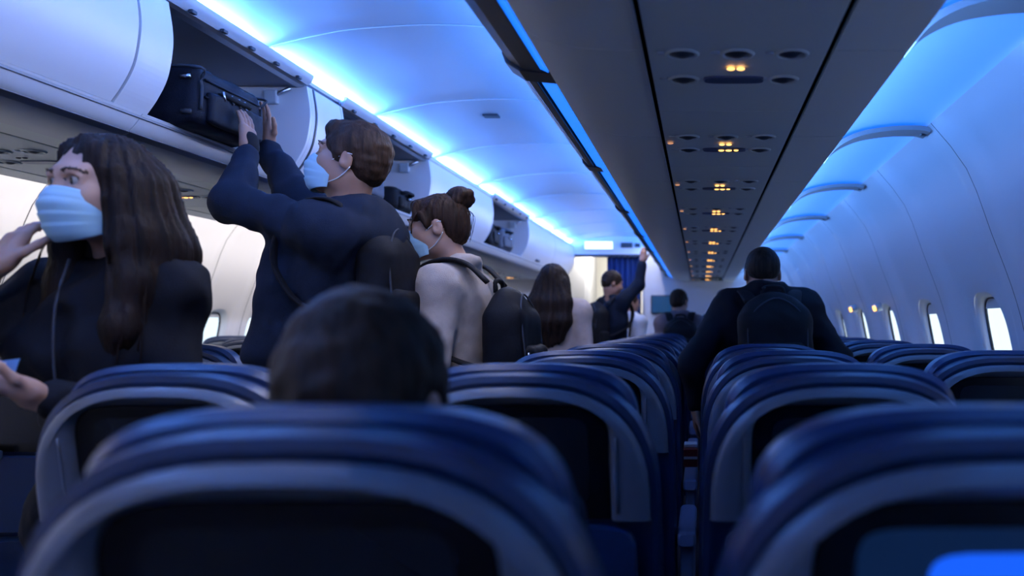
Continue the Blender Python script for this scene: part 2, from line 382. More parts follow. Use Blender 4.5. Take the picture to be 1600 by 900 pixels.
for i, (a, b) in enumerate(zip(seams[:-1], seams[1:])):
    e = empty('cove_lamp', (-1.58, (a+b)/2, ZC+1.02)); tag(e, 'glowing white strip lamp between left bins and blue ceiling, %s from the rear' % ordinal(i), 'lamp', 'white strip lamps along the left bins')
    ridge('housing', H([(-1.665, 1.004), (-1.655, .990), (-1.612, .990), (-1.606, 1.002)]), a+.01, b-.01, .004, M_white, e)
    ridge('diffuser', H([(-1.648, .997), (-1.632, .9975), (-1.616, .998)]), a+.05, b-.05, .003, M_glowwhite, e)
    lo = strip_lamp('cove_led', (-1.630, (a+b)/2, ZC+1.003), (.55, 0, .83), .02, b-a-.12, LEFT_COVE['color'], LEFT_COVE['watts_per_m']*(b-a-.12))
    lo.parent = e; lo.matrix_parent_inverse = Matrix.Translation(-Vector(e.location))

# ------------------------------------------------------------------ left hand overhead bins
DOOR = [(-1.668, .632), (-1.635, .68), (-1.605, .742), (-1.590, .82), (-1.589, .884), (-1.602, .972)]
dp = [tuple(p) for p in np.array(spline([(x, 0, ZC+h) for x, h in DOOR], 24))[:, [0, 2]]]
LIP = [tuple(p) for p in np.array(spline([(x, 0, ZC+h) for x, h in [(-1.90, .55), (-1.83, .552), (-1.765, .560), (-1.715, .578), (-1.690, .600), (-1.668, .631)]], 16))[:, [0, 2]]]
def end_panel(name, y0, y1, e, m=M_white):
    pr = dp+[(-2.45, ZC+.965), (-2.45, ZC+.60), (-1.72, ZC+.600)]
    V, Fc = loft([[(x, y, z) for x, z in pr] for y in (y0, y1)]); return mesh(name, V, Fc, m, e)
def left_bin(y0, y1, state, label, door_end=None):
    e = empty('overhead_bin', (-2.0, (y0+y1)/2, ZC+.6)); tag(e, label, 'overhead bin', 'bins above the left seats')
    ridge('lip', LIP, y0+.002, y1-.002, .012, M_white, e)
    ridge('lip_edge', H([(-1.728, .569), (-1.717, .5745), (-1.708, .580)]), y0+.002, y1-.002, .004, M_metal, e, cam_side=-1)
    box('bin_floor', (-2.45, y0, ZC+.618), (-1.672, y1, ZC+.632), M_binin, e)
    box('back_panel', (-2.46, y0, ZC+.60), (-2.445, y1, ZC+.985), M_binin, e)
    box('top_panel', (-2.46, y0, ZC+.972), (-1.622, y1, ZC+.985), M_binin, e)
    rail = ridge('top_rail', H([(-1.640, .965), (-1.612, .968), (-1.600, .982), (-1.60, 1.004)]), y0+.002, y1-.002, .008, M_metal if state == 'open' else M_white, e)
    if state == 'open':
        end_panel('side_panel', y0, y0+.02, e); end_panel('side_panel', y1-.02, y1, e)
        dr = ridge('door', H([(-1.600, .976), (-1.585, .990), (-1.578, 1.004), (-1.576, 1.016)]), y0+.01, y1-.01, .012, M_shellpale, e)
        for q in np.linspace(y0+.12, y1-.12, 5): box('door_bolt', (-1.594, q-.014, ZC+.972), (-1.580, q+.014, ZC+.984), M_rail, dr, bevel=.003)
        hb = box('strut_bracket', (-1.765, y1-.05, ZC+.895), (-1.71, y1-.021, ZC+.950), M_ring, e, bevel=.006)
        tube('strut', [(-1.74, y1-.04, ZC+.92), (-1.66, y1-.035, ZC+.96)], .008, M_metal, hb)
    else:
        de = door_end or y1
        dr = ridge('door', dp, y0+.004, de-.006, .02, M_white, e)
        mid = (y0+de)/2
        box('latch', (-1.664, mid-.07, ZC+.640), (-1.638, mid+.07, ZC+.662), M_rail, dr, bevel=.006)
        if door_end: 
            end_panel('frame_panel', door_end+.006, y1, e)
            ridge('hinge_gap', [(x-.010, z) for x, z in dp], door_end-.010, door_end+.010, .01, M_dark, e)
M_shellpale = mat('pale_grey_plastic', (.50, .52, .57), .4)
left_bin(-1.6, .62, 'closed', 'closed white overhead bin over the left seats, rearmost one')
left_bin(.62, 2.61, 'closed', 'closed white bin door above the dark-haired woman in black', door_end=2.475)
left_bin(2.61, 3.57, 'open', 'open overhead bin into which the man lifts a black suitcase')
e = empty('bin_divider', (-2, 3.72, ZC+.6)); tag(e, 'white curved divider panel between open bins behind the lifting man\'s head', 'divider')
end_panel('panel', 3.572, 3.874, e); ridge('lip', LIP, 3.572, 3.874, .012, M_white, e)
ridge('edge_bead', [(x+.004, z) for x, z in dp], 3.60, 3.612, .006, M_rail, e)
left_bin(3.88, 5.16, 'open', 'open overhead bin holding a grey bag behind the man\'s head')
left_bin(5.16, 6.68, 'closed', 'closed white bulging bin behind the hair bun of the woman in beige')
left_bin(6.68, 8.1, 'open', 'open overhead bin with dark bags above the long-haired woman')
left_bin(8.1, 9.55, 'closed', 'closed white overhead bin past the last open one')
left_bin(9.55, YE, 'closed', 'closed white overhead bin next to the galley doorway')
lu = empty('trim_7', (-2.2, 5, ZC+.55)); tag(lu, kind='structure')
for k in range(8):
    a, b = -1.45+1.6*k, min(-1.45+1.6*(k+1), YE)
    box('underside_panel', (-1.992, a+.002, ZC+.55), (-1.900, b-.002, ZC+.562), M_under, lu)
    box('underside_panel', (-2.557, a+.002, ZC+.55), (-2.440, b-.002, ZC+.562), M_under, lu)
box('backing', (-2.5, YB, ZC+.585), (-1.95, YE, ZC+.60), M_dark, lu)
ky = [2.05+.8*k for k in range(-2, 11)]
for k, y in enumerate(ky):
    service_unit(-2.434, -1.998, y, .795, -1 if y < 3 else 2, 'grey service panel with nozzles under the left bins, %s from the rear' % ordinal(k), 'service panels under the left bins')

# ------------------------------------------------------------------ ends of the cabin
def slab(name, x0, x1, z0, z1, y, t=.04, m=M_white, parent=None): return box(name, (x0, y, z0), (x1, y+t, z1), m, parent)
wf = empty('wall_front', (-1, YE, 0)); tag(wf, kind='structure')
slab('panel', -.72, 1.3, 0, ZC+1.3, YE, parent=wf); slab('panel', -3.5, -1.75, 0, ZC+1.3, YE, parent=wf)
slab('header', -1.75, -.72, ZC+.885, ZC+1.3, YE, parent=wf)
box('header_trim', (-1.76, YE-.012, ZC+.865), (-.71, YE+.02, ZC+.890), M_rail, wf)
for x in (-1.752, -.722): box('door_post', (x-.012, YE-.01, 0), (x+.012, YE+.05, ZC+.885), M_metal, wf)
wb = empty('wall_back', (-1, YB, 0)); tag(wb, kind='structure'); slab('panel', -3.6, 1.4, 0, ZC+1.3, YB-.04, parent=wb)
gal = empty('wall_galley', (-1.2, 13, 0)); tag(gal, kind='structure')
slab('panel', -3.4, 1.2, 0, 2.6, 13.6, m=M_gwhite, parent=gal); box('panel', (-3.4, YE+.04, 2.45), (1.2, 13.6, 2.5), M_gwhite, gal)
box('panel', (-2.6, YE+.04, 0), (-2.55, 13.6, 2.45), M_gwhite, gal); box('panel', (.3, YE+.04, 0), (.35, 13.6, 2.45), M_gwhite, gal)
g = empty('galley_cabinet', (-1.7, 12.2, 0)); tag(g, 'grey galley cabinet with a bulging door inside the far doorway', 'cabinet')
box('body', (-2.1, 11.9, 0), (-1.50, 12.6, 2.3), M_galley, g, bevel=.04); gd = box('door', (-2.0, 11.87, .9), (-1.56, 11.9, 2.1), M_galley, g, bevel=.02)
box('handle', (-1.64, 11.84, 1.40), (-1.60, 11.87, 1.55), M_metal, gd, bevel=.006); box('counter', (-2.1, 11.8, .86), (-1.48, 11.9, .9), M_metal, g, bevel=.008)
g = empty('galley_cabinet', (-1.2, 13.3, 0)); tag(g, 'brightly lit white galley cabinet beyond the curtain', 'cabinet')
box('body', (-1.55, 13.2, 0), (-.6, 13.58, 1.6), M_gwhite, g, bevel=.02)
for z in (.3, .75, 1.2): 
    dd = box('door', (-1.5, 13.17, z), (-1.1, 13.2, z+.4), M_white, g, bevel=.01); box('latch', (-1.32, 13.15, z+.34), (-1.26, 13.17, z+.37), M_rail, dd)
e = empty('curtain', (-.98, YE+.12, 0)); tag(e, 'dark blue pleated curtain hanging in the galley doorway', 'curtain')
xs = np.linspace(-1.19, -.76, 90); fr = [(x, YE+.10+.022*math.sin((x+1.19)*92)+.006*math.sin((x+1.19)*41)) for x in xs]
V, Fc = loft([[(x, y, z) for x, y in fr]+[(x, y+.006, z) for x, y in fr[::-1]] for z in (.03, .7, 1.4, ZC+.865)]); mesh('cloth', V, Fc, M_curtain, e, smooth=True)
tube('rail', [(-1.74, YE+.11, ZC+.872), (-.73, YE+.11, ZC+.872)], .010, M_metal, e)
for x in np.linspace(-1.17, -.78, 6): tube('hook', [(x, YE+.11, ZC+.86), (x, YE+.11, ZC+.885)], .006, M_metal, e, n=6)
e = empty('exit_sign', P(936, 383, YE)); tag(e, 'glowing white rectangular sign above the galley doorway', 'sign')
a = P(914, 389, YE-.03); b = P(957, 377.5, YE-.03)
box('housing', (a[0]-.012, YE-.03, a[2]-.01), (b[0]+.012, YE-.002, b[2]+.01), M_white, e, bevel=.006); box('face', (a[0], YE-.036, a[2]), (b[0], YE-.028, b[2]), M_exit, e, bevel=.003)
e = empty('unlit_sign', P(980, 383, YE)); tag(e, 'small dark unlit sign above the curtain beside the glowing one', 'sign')
a = P(970, 387, YE-.03); b = P(988, 379, YE-.03); box('housing', (a[0], YE-.03, a[2]), (b[0], YE-.002, b[2]), M_rail, e, bevel=.005)
a = P(992, 386, YE-.03); b = P(1000, 380, YE-.03); box('indicator', (a[0], YE-.02, a[2]), (b[0], YE-.002, b[2]), M_rail, e, bevel=.004)
e = empty('wall_screen', P(1034, 476, YE)); tag(e, 'blue wall screen on the front bulkhead left of the man in grey', 'screen')
a = P(1017, 490, YE-.04); b = P(1052, 461, YE-.04); box('frame', (a[0], YE-.04, a[2]), (b[0], YE-.003, b[2]), M_rail, e, bevel=.006); box('display', (a[0]+.015, YE-.045, a[2]+.015), (b[0]-.015, YE-.038, b[2]-.015), M_tv, e)

# glowing studs added for warm reading light falling on the wall beside two windows
for (px, py, Yl, lab) in ((1344, 482, 6.30, 'small warm spot imitating reading light above the fourth window from the rear'), (1386, 480, 5.45, 'small warm spot imitating reading light above the third window from the rear')):
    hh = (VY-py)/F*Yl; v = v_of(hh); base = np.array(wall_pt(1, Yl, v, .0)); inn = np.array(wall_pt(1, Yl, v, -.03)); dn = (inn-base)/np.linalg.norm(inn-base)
    e = empty('wall_glow', base); tag(e, lab, 'lamp', 'imitated reading-light spots by the windows')
    tube('glow_base', [base-dn*.02, base+dn*.012, base+dn*.018], .026, M_ring, e, n=16); tube('glow_tip', [base+dn*.016, base+dn*.028, base+dn*.034], .018, M_amber, e, n=16)
# outer hull over the bins so that daylight enters only by the windows
o = ridge('roof_hull', H([(-3.05, .70), (-2.95, 1.0), (-2.4, 1.32), (.3, 1.32), (.80, 1.0), (.90, .70)]), YB-.05, 13.7, .03, M_dark); tag(o, kind='structure')

# ------------------------------------------------------------------ seats
def arch(hw, hwb, zb, zt, zc, e=3.1, n=29, nb=5):
    top = []
    for q in np.linspace(math.pi, 0, n):
        c, s = math.cos(q), math.sin(q)
        top.append((hw*np.sign(c)*abs(c)**(2/e), zc+(zt-zc)*abs(s)**(2/e)))
    L = [(-hwb+(hwb-hw)*t, zb+(zc-zb)*t) for t in np.linspace(0, 1, nb, endpoint=False)]
    R = [(-x, z) for x, z in L[::-1]]
    return L+top+R
def lean(z): return .19*(1.152-z)
def place(outline, y): return [(x, y+lean(z), z) for x, z in outline]
def smooth_obj(o, ang=40):
    for p in o.data.polygons: p.use_smooth = True
    o.data.set_sharp_from_angle(angle=math.radians(ang)); return o
def make_seat():
    e = empty('airline_seat')
    # upholstered back
    L = []
    for y, d in ((.012, .030), (.004, .016), (.008, .005), (.028, 0), (.062, 0), (.085, .006), (.096, .022), (.100, .06)):
        L.append(place(arch(.246-d, .252-d, .44, 1.140-d, .87, e=2.9), y))
    V, Fc = loft(L); smooth_obj(mesh('backrest', V, Fc, M_leather, e))
    L = []
    for y, d in ((.048, .03), (.046, .010), (.058, .0), (.10, 0), (.122, .008), (.130, .03)):
        L.append(place(arch(.206-d, .212-d, .93+d, 1.153-d, 1.02, e=3.4), y))
    V, Fc = loft(L); h = smooth_obj(mesh('headrest', V, Fc, M_leather2, e))
    # piping seam on top of the back
    o1 = arch(.232, .246, .60, 1.142, .93, n=41)
    # grey shell: an inverted U around the monitor
    L = []
    for kind, y, d in (('o', .016, .004), ('o', -.004, 0), ('o', -.012, .004), ('o', -.016, .012), ('m', -.018, 0), ('i', -.014, -.012), ('i', -.008, -.004), ('i', .010, .0)):
        if kind == 'o': A = arch(.229-d, .230-d, .885, 1.117-d, .893, e=2.75)
        elif kind == 'm': A = arch(.203, .204, .885, 1.101, .893, e=2.85)
        else: A = arch(.158-d, .160-d, .885, 1.085-d, .985, e=5.0)
        L.append(place(A, y))
    n = len(L[0]); V = [p for l in L for p in l]; Fc = []
    for k in range(len(L)-1):
        for i in range(n-1): Fc.append((k*n+i, k*n+i+1, (k+1)*n+i+1, (k+1)*n+i))
    for idx in (0, n-1): Fc.append(tuple(k*n+idx for k in range(len(L))))
    sh = smooth_obj(mesh('shell', V, Fc, M_shell, e), 50)
    for s in (-1, 1):
        pts = [(s*.172, -.0165+lean(z), z) for z in np.linspace(.90, 1.03, 8)]
        tube('rib_line', pts, .0022, M_shell, sh, n=6)
    A = arch(.1575, .1595, .885, 1.084, .985, e=5.0)
    V, Fc = loft([place(A, .004), place(A, .012)]); bz = mesh('monitor', V, Fc, M_bezel, e)
    rect = superloop(32, .124, .078, 9.)
    V, Fc = loft([[(x, .0025+lean(.985+z), .985+z) for x, z in rect], [(x, .0045+lean(.985+z), .985+z) for x, z in rect]]); mesh('screen', V, Fc, M_screen, bz)
    # tray, pocket
    rect = superloop(32, .205, .105, 8.)
    V, Fc = loft([[(x*s, y+lean(.77+z*s), .77+z*s) for x, z in rect] for y, s in ((.006, 1.), (-.012, 1.), (-.018, .975))]); tr = smooth_obj(mesh('tray_table', V, Fc, M_tray, e))
    box('tray_latch', (-.03, -.030+lean(.89), .868), (.03, -.012+lean(.89), .892), M_shell, tr, bevel=.004)
    rect = superloop(32, .20, .09, 6.)
    V, Fc = loft([[(x*s, y+lean(.56+z*s), .56+z*s) for x, z in rect] for y, s in ((.006, 1.), (-.020, 1.), (-.032, .93))]); smooth_obj(mesh('seat_pocket', V, Fc, M_leather, e))
    # seat pan
    L = [[(x*s, .37+y*s, z) for x, y in superloop(36, .235, .235, 6.)] for z, s in ((.38, .95), (.40, 1.), (.48, 1.), (.505, .97), (.515, .88))]
    V, Fc = loft(L); smooth_obj(mesh('seat_cushion', V, Fc, M_leather, e))
    # armrests on both sides
    for s in ((-1,)):
        x = s*.283
        V, Fc = loft([[(x+a*k, y, .642+b*k) for a, b in superloop(20, .026, .022, 4.)] for y, k in ((.085, .7), (.092, .95), (.11, 1.), (.44, 1.), (.462, .9), (.47, .6))]); smooth_obj(mesh('armrest', V, Fc, M_arm, e))
        box('armrest_post', (x-.018, .13, .30), (x+.018, .20, .63), M_arm, e, bevel=.006)
    for y in (.18, .50):
        for s in (-1, 1): box('leg', (s*.16-.018, y-.02, 0), (s*.16+.018, y+.02, .39), M_seatmetal, e, bevel=.004)
    return e
proto = make_seat()
proto_parts = [(c, list(c.children)) for c in list(proto.children)]
for c, gs in proto_parts:
    c.matrix_parent_inverse = Matrix.Identity(4)
    for g in gs: g.matrix_parent_inverse = Matrix.Identity(4)
def put_seat(x, y, label, group, first=[True], screen=None):
    if first[0]: r = proto; first[0] = False; parts = proto_parts
    else:
        r = proto.copy(); C.objects.link(r)
        for c, gs in proto_parts:
            cc = c.copy(); C.objects.link(cc); cc.parent = r
            for g in gs:
                gg = g.copy(); C.objects.link(gg); gg.parent = cc
                if screen is not None and g.name.startswith('screen'):
                    gg.data = g.data.copy(); gg.data.materials[0] = screen
    r.location = (x, y, 0); tag(r, label, 'seat', group); return r
ROW0, PITCH = .655, .80
rows = [ROW0+PITCH*k for k in range(13)]
COLS = [(-.315, 'aisle'), (.245, 'middle'), (.80, 'window')]
for k, y in enumerate(rows):
    if y+.62 > YE: break
    for x, nm in COLS:
        if k == 0 and nm == 'aisle': lab = 'blurred navy leather seat with dark monitor, in front of the lens, hiding the boy'
        elif k == 0 and nm == 'middle': lab = 'blurred navy leather seat whose monitor glows blue, bottom right corner'
        else: lab = 'navy leather %s seat with grey shell, %s row of the right block' % (nm, ordinal(k))
        put_seat(x, y, lab, 'seats of the right block', screen=M_screen_idle if (k == 0 and nm == 'middle') else None)
_s = [c for c in proto.children if c.name.startswith('monitor')]
_lit = [o for o in bpy.data.objects if o.name.startswith('monitor') and o.parent and abs(o.parent.location.x-.245) < .01 and abs(o.parent.location.y-ROW0) < .01][0]
_r = superloop(24, .085, .046, 6.); V, Fc = loft([[(x+.017, y+lean(.985+z+.012), .985+z+.012) for x, z in _r] for y in (.0015, .0026)])
_o = mesh('screen_image', V, Fc, M_screen_on); _o.parent = _lit; _o['label'] = 'bright blue picture on the screen'
_ls = put_seat(-.905, rows[1], 'navy leather seat with grey shell in front of the dark-haired woman in black', 'seats of the right block')
for _c in list(_ls.children):           # its aisle armrest is folded away
    if _c.name.startswith('armrest'): bpy.data.objects.remove(_c)
for k, y in enumerate(rows):
    if k < 2 or y+.62 > YE: continue
    for x, nm in ((-1.86, 'aisle'), (-2.41, 'middle'), (-2.96, 'window')):
        put_seat(x, y, 'navy leather %s seat with grey shell, %s row left of the aisle' % (nm, ordinal(k)), 'seats of the left block')
# red carton on an armrest between the seats
e = empty('red_carton', (-.038, 3.49, .664)); tag(e, 'small red carton with white print standing on an armrest between seats', 'carton')
box('body', (-.068, 3.42, .664), (-.012, 3.54, .735), M_red, e, bevel=.004); box('lid', (-.066, 3.45, .735), (-.014, 3.53, .75), M_paper, e, bevel=.003); box('print_band', (-.0665, 3.418, .695), (-.0135, 3.4205, .705), M_paper, e)

# ------------------------------------------------------------------ signed distance modelling for people and soft bags
class Field:
    """smooth union of primitives sampled on a grid, then meshed with surface nets"""
    def __init__(s): s.pr = []; s.cut = []
    def cone(s, a, b, r1, r2, m=0, k=.02): s.pr.append(('c', np.asarray(a, float), np.asarray(b, float), r1, r2, m, k)); return s
    def ell(s, c, r, m=0, k=.02, R=None): s.pr.append(('e', np.asarray(c, float), np.asarray(r, float), np.eye(3) if R is None else np.asarray(R, float), 0, m, k)); return s
    def rbox(s, c, h, rad, m=0, k=.01, R=None): s.pr.append(('b', np.asarray(c, float), np.asarray(h, float), np.eye(3) if R is None else np.asarray(R, float), rad, m, k)); return s
    def sub(s, c, r, k=.01, R=None): s.cut.append((np.asarray(c, float), np.asarray(r, float), np.eye(3) if R is None else np.asarray(R, float), k)); return s
    @staticmethod
    def elld(p, c, r, R):
        q = (p-c)@R; k0 = np.sqrt(((q/r)**2).sum(-1)); k1 = np.sqrt(((q/(r*r))**2).sum(-1)); return k0*(k0-1)/(k1+1e-9)
    def mesh(s, vox, disp=None):
        lo = np.full(3, 1e9); hi = -lo
        bb = []
        for p in s.pr:
            if p[0] == 'c': r = max(p[3], p[4]); l = np.minimum(p[1], p[2])-r; h = np.maximum(p[1], p[2])+r
            elif p[0] == 'e': ex = np.sqrt(((p[3]*p[2])**2).sum(1)); l, h = p[1]-ex, p[1]+ex
            else: ex = (np.abs(p[3])*p[2]).sum(1); l, h = p[1]-ex, p[1]+ex
            bb.append((l, h)); lo = np.minimum(lo, l); hi = np.maximum(hi, h)
        lo -= vox*3+.012; hi += vox*3+.012
        n = np.ceil((hi-lo)/vox).astype(int)+1
        ax = [lo[i]+np.arange(n[i])*vox for i in range(3)]
        D = np.full(n, .3, np.float32); B = np.full(n, 9., np.float32); Mi = np.zeros(n, np.int8)
        for p, (l, h) in zip(s.pr, bb):
            mg = .05+vox*2
            i0 = np.maximum(0, ((l-mg-lo)/vox).astype(int)); i1 = np.minimum(n, np.ceil((h+mg-lo)/vox).astype(int)+1)
            sl = tuple(slice(i0[i], i1[i]) for i in range(3))
            g = np.stack(np.meshgrid(*[ax[i][sl[i]] for i in range(3)], indexing='ij'), -1).astype(np.float32)
            if p[0] == 'c':
                ba = p[2]-p[1]; t = np.clip(((g-p[1])@ba)/(ba@ba+1e-9), 0, 1)
                d = np.sqrt(((g-p[1]-t[..., None]*ba)**2).sum(-1))-(p[3]+(p[4]-p[3])*t)
            elif p[0] == 'e': d = s.elld(g, p[1], p[2], p[3])
            else:
                q = np.abs((g-p[1])@p[3])-(p[2]-p[4]); d = np.sqrt((np.maximum(q, 0)**2).sum(-1))+np.minimum(q.max(-1), 0)-p[4]
            d = d.astype(np.float32); k = p[6]; o = D[sl]
            hh = np.clip(.5+.5*(o-d)/k, 0, 1); D[sl] = o*(1-hh)+d*hh-k*hh*(1-hh)
            b = B[sl]; mm = Mi[sl]; w_ = d < b; mm[w_] = p[5]; b[w_] = d[w_]
        for c, r, R, k in s.cut:
            g = np.stack(np.meshgrid(*ax, indexing='ij'), -1).astype(np.float32)
            d = -s.elld(g, c, r, R).astype(np.float32); hh = np.clip(.5-.5*(D-d)/k, 0, 1); D = D*(1-hh)+d*hh+k*hh*(1-hh)
        if disp is not None:
            near = np.abs(D) < vox*3+.02; idx = np.nonzero(near)
            pts = np.stack([ax[i][idx[i]] for i in range(3)], -1); D[idx] -= disp(pts, Mi[idx]).astype(np.float32)
        ins = D < 0
        cs = [ins[i:n[0]-1+i, j:n[1]-1+j, k:n[2]-1+k] for i in (0, 1) for j in (0, 1) for k in (0, 1)]
        cnt = sum(c.astype(np.int8) for c in cs); act = (cnt > 0) & (cnt < 8)
        ids = np.full(act.shape, -1, np.int64); ci = np.stack(np.nonzero(act), -1); ids[act] = np.arange(len(ci))
        acc = np.zeros((len(ci), 3)); num = np.zeros(len(ci))
        cor = [np.array((i, j, k)) for i in (0, 1) for j in (0, 1) for k in (0, 1)]
        for a in range(8):
            for b in range(a+1, 8):
                if np.abs(cor[a]-cor[b]).sum() != 1: continue
                pa, pb = ci+cor[a], ci+cor[b]; da = D[tuple(pa.T)]; db = D[tuple(pb.T)]; x = (da < 0) != (db < 0)
                t = np.where(x, da/(da-db+1e-12), 0)[:, None]; acc += np.where(x[:, None], pa+(pb-pa)*t, 0); num += x
        V = lo+acc/num[:, None]*vox
        mv = Mi[tuple(np.minimum(np.round(acc/num[:, None]).astype(int), n-1).T)]
        Q = []
        for axn in range(3):
            a0 = [slice(0, n[i]) for i in range(3)]; a1 = list(a0); a0[axn] = slice(0, n[axn]-1); a1[axn] = slice(1, n[axn])
            x = ins[tuple(a0)] != ins[tuple(a1)]; u, v = (axn+1) % 3, (axn+2) % 3
            e_ = np.stack(np.nonzero(x), -1); ok = (e_[:, u] > 0) & (e_[:, v] > 0) & (e_[:, u] < n[u]-1) & (e_[:, v] < n[v]-1); e_ = e_[ok]
            fl = ins[tuple(e_.T)]
            du = np.eye(3, dtype=int)[u]; dv = np.eye(3, dtype=int)[v]
            q = np.stack([ids[tuple((e_-du-dv).T)], ids[tuple((e_-dv).T)], ids[tuple(e_.T)], ids[tuple((e_-du).T)]], -1)
            q[~fl] = q[~fl][:, ::-1]; Q.append(q)
        Q = np.concatenate(Q); Q = Q[(Q >= 0).all(1)]
        for _ in range(1):                   # one light smoothing pass
            s_ = np.zeros_like(V); c_ = np.zeros(len(V))
            for a, b in ((0, 1), (1, 2), (2, 3), (3, 0)):
                np.add.at(s_, Q[:, a], V[Q[:, b]]); np.add.at(c_, Q[:, a], 1)
            V = V*.55+.45*s_/np.maximum(c_, 1)[:, None]
        return V, Q, mv[Q[:, 0]]
def np_mesh(name, blocks, mats, parent=None):
    V = []; Q = []; Mx = []; o = 0
    for v, q, m in blocks: V.append(v); Q.append(q+o); Mx.append(m); o += len(v)
    V = np.concatenate(V); Q = np.concatenate(Q); Mx = np.concatenate(Mx)
    me = bpy.data.meshes.new(name); me.vertices.add(len(V)); me.vertices.foreach_set('co', V.astype(np.float32).ravel())
    me.loops.add(len(Q)*4); me.loops.foreach_set('vertex_index', Q.astype(np.int32).ravel())
    me.polygons.add(len(Q)); me.polygons.foreach_set('loop_start', np.arange(len(Q), dtype=np.int32)*4)
    me.polygons.foreach_set('material_index', Mx.astype(np.int32)); me.polygons.foreach_set('use_smooth', np.ones(len(Q), bool))
    for m in mats: me.materials.append(m)
    me.update(calc_edges=True); me.validate()
    ob = bpy.data.objects.new(name, me); return link(ob, parent)
def rot(yaw=0, pitch=0, roll=0):           # columns: left (x), forward (y), up (z); yaw 0 faces +Y, turning left is positive, pitch up positive
    return np.array(Matrix.Rotation(math.radians(yaw), 3, 'Z') @ Matrix.Rotation(math.radians(pitch), 3, 'X') @ Matrix.Rotation(math.radians(roll), 3, 'Y'))
def folds(seed, amp, freq=26., horiz=1.):
    r = np.random.RandomState(seed); K = r.normal(size=(7, 3))*freq; K[:, 2] *= horiz; ph = r.uniform(0, 6.28, 7)
    def f(p, m):
        s_ = np.zeros(len(p))
        for k, q in zip(K, ph): s_ += np.sin(p@k+q+1.3*np.sin(p@K[0][[1, 2, 0]]*.6))
        t_ = np.zeros(len(p))
        for k, q in zip(K, ph): t_ += np.sin(p@k[[2, 0, 1]]*2.4+q*2+1.5*np.sin(p@k*.5))
        return amp*(np.tanh(s_*.45)+.38*np.tanh(t_*.5))
    return f
def locks(centre, amp, nl, seed, wob=7.):
    r = np.random.RandomState(seed); ph = r.uniform(0, 6.28, 4)
    def f(p, m):
        d = p-centre; th = np.arctan2(d[:, 1], d[:, 0])+.10*np.sin(d[:, 2]*wob+ph[0])
        return amp*(np.sin(th*nl+ph[1])*.6+np.sin(th*nl*1.7+ph[2]+d[:, 2]*5)*.4+.35*np.sin(th*nl*3.1+ph[3]))
    return f

def head_field(f, hc, R, s=1., female=False, detail=False, neck_to=None, m=0):
    T = lambda x, y, z: hc+R@(np.array([x, y, z])*s)
    E = lambda c, r, k=.02, mm=m, RR=None: f.ell(T(*c), np.array(r)*s, mm, k, R if RR is None else R@RR)
    E((0, -.012, .026), (.074, .094, .088))
    E((0, .028, -.035), (.059, .066, .074), .03)
    E((0, .070, -.090), (.024, .020, .020), .03)
    for q in (-1, 1):
        E((q*.036, .058, -.028), (.026, .028, .026), .03); E((q*.046, .012, -.066), (.018, .036, .026), .03)
        E((q*.079, -.012, -.006), (.006, .018, .030), .006, m, rot(0, -12, 0)); E((q*.076, -.004, -.018), (.010, .012, .014), .008)
    E((0, .070, .030), (.050, .022, .016), .02)
    f.cone(T(0, .087, .016), T(0, .107, -.024), .0070*s, .0110*s, m, .012)
    for q in (-1, 1): E((q*.010, .099, -.028), (.008, .009, .008), .008)
    E((0, .090, -.054), (.024, .010, .009), .012); E((0, .087, -.066), (.020, .010, .008), .01)
    if detail:
        for q in (-1, 1): f.sub(T(q*.089, -.006, -.004), np.array([.007, .009, .015])*s, .004, R)
        for q in (-1, 1): f.sub(T(q*.032, .104, .010), np.array([.021, .022, .013])*s, .012, R)
    if neck_to is not None: f.cone(T(0, -.026, -.06), neck_to, .052*s*(.9 if female else 1.05), .058*s*(.9 if female else 1.1), m, .03)
    return T
def eyes(T, R, s, parent, look=(0, 0)):
    m = bpy.data.materials.get('eye')
    if not m:
        m = mat('eye', (.36, .34, .33), .2); nt = m.node_tree; b = nt.nodes['Principled BSDF']
        tc = nt.nodes.new('ShaderNodeTexCoord'); vm = nt.nodes.new('ShaderNodeVectorMath'); vm.operation = 'NORMALIZE'; sp = nt.nodes.new('ShaderNodeSeparateXYZ')
        nt.links.new(tc.outputs['Object'], vm.inputs[0]); nt.links.new(vm.outputs[0], sp.inputs[0]); r = nt.nodes.new('ShaderNodeValToRGB')
        r.color_ramp.elements[0].position = .74; r.color_ramp.elements[0].color = (.36, .34, .33, 1); r.color_ramp.elements[1].position = .78; r.color_ramp.elements[1].color = (.02, .011, .007, 1)
        nt.links.new(sp.outputs[1], r.inputs[0]); nt.links.new(r.outputs[0], b.inputs['Base Color'])
    for q in (-1, 1):
        V, Fc = loft([[(.0125*s*math.sin(a)*math.cos(t), .0125*s*math.cos(a), .0125*s*math.sin(a)*math.sin(t)) for t in np.linspace(0, 6.2832, 20, endpoint=False)] for a in np.linspace(.02, 3.12, 14)])
        o = mesh('eye', V, Fc, m, parent, smooth=True); c = T(q*.032, .0755, .009)
        o.matrix_basis = Matrix.Translation(Vector(c)) @ Matrix((R@rot(*look)).tolist()).to_4x4()
def brow_lash(f, T, s, m):
    for q in (-1, 1):
        pts = [(q*.016, .0960, .0315), (q*.030, .0950, .0350), (q*.045, .0850, .0325), (q*.054, .073, .0265)]
        for a, b, r in zip(pts[:-1], pts[1:], (.0026, .0026, .002)): f.cone(T(*a), T(*b), r*s, r*s*.9, m, .003)
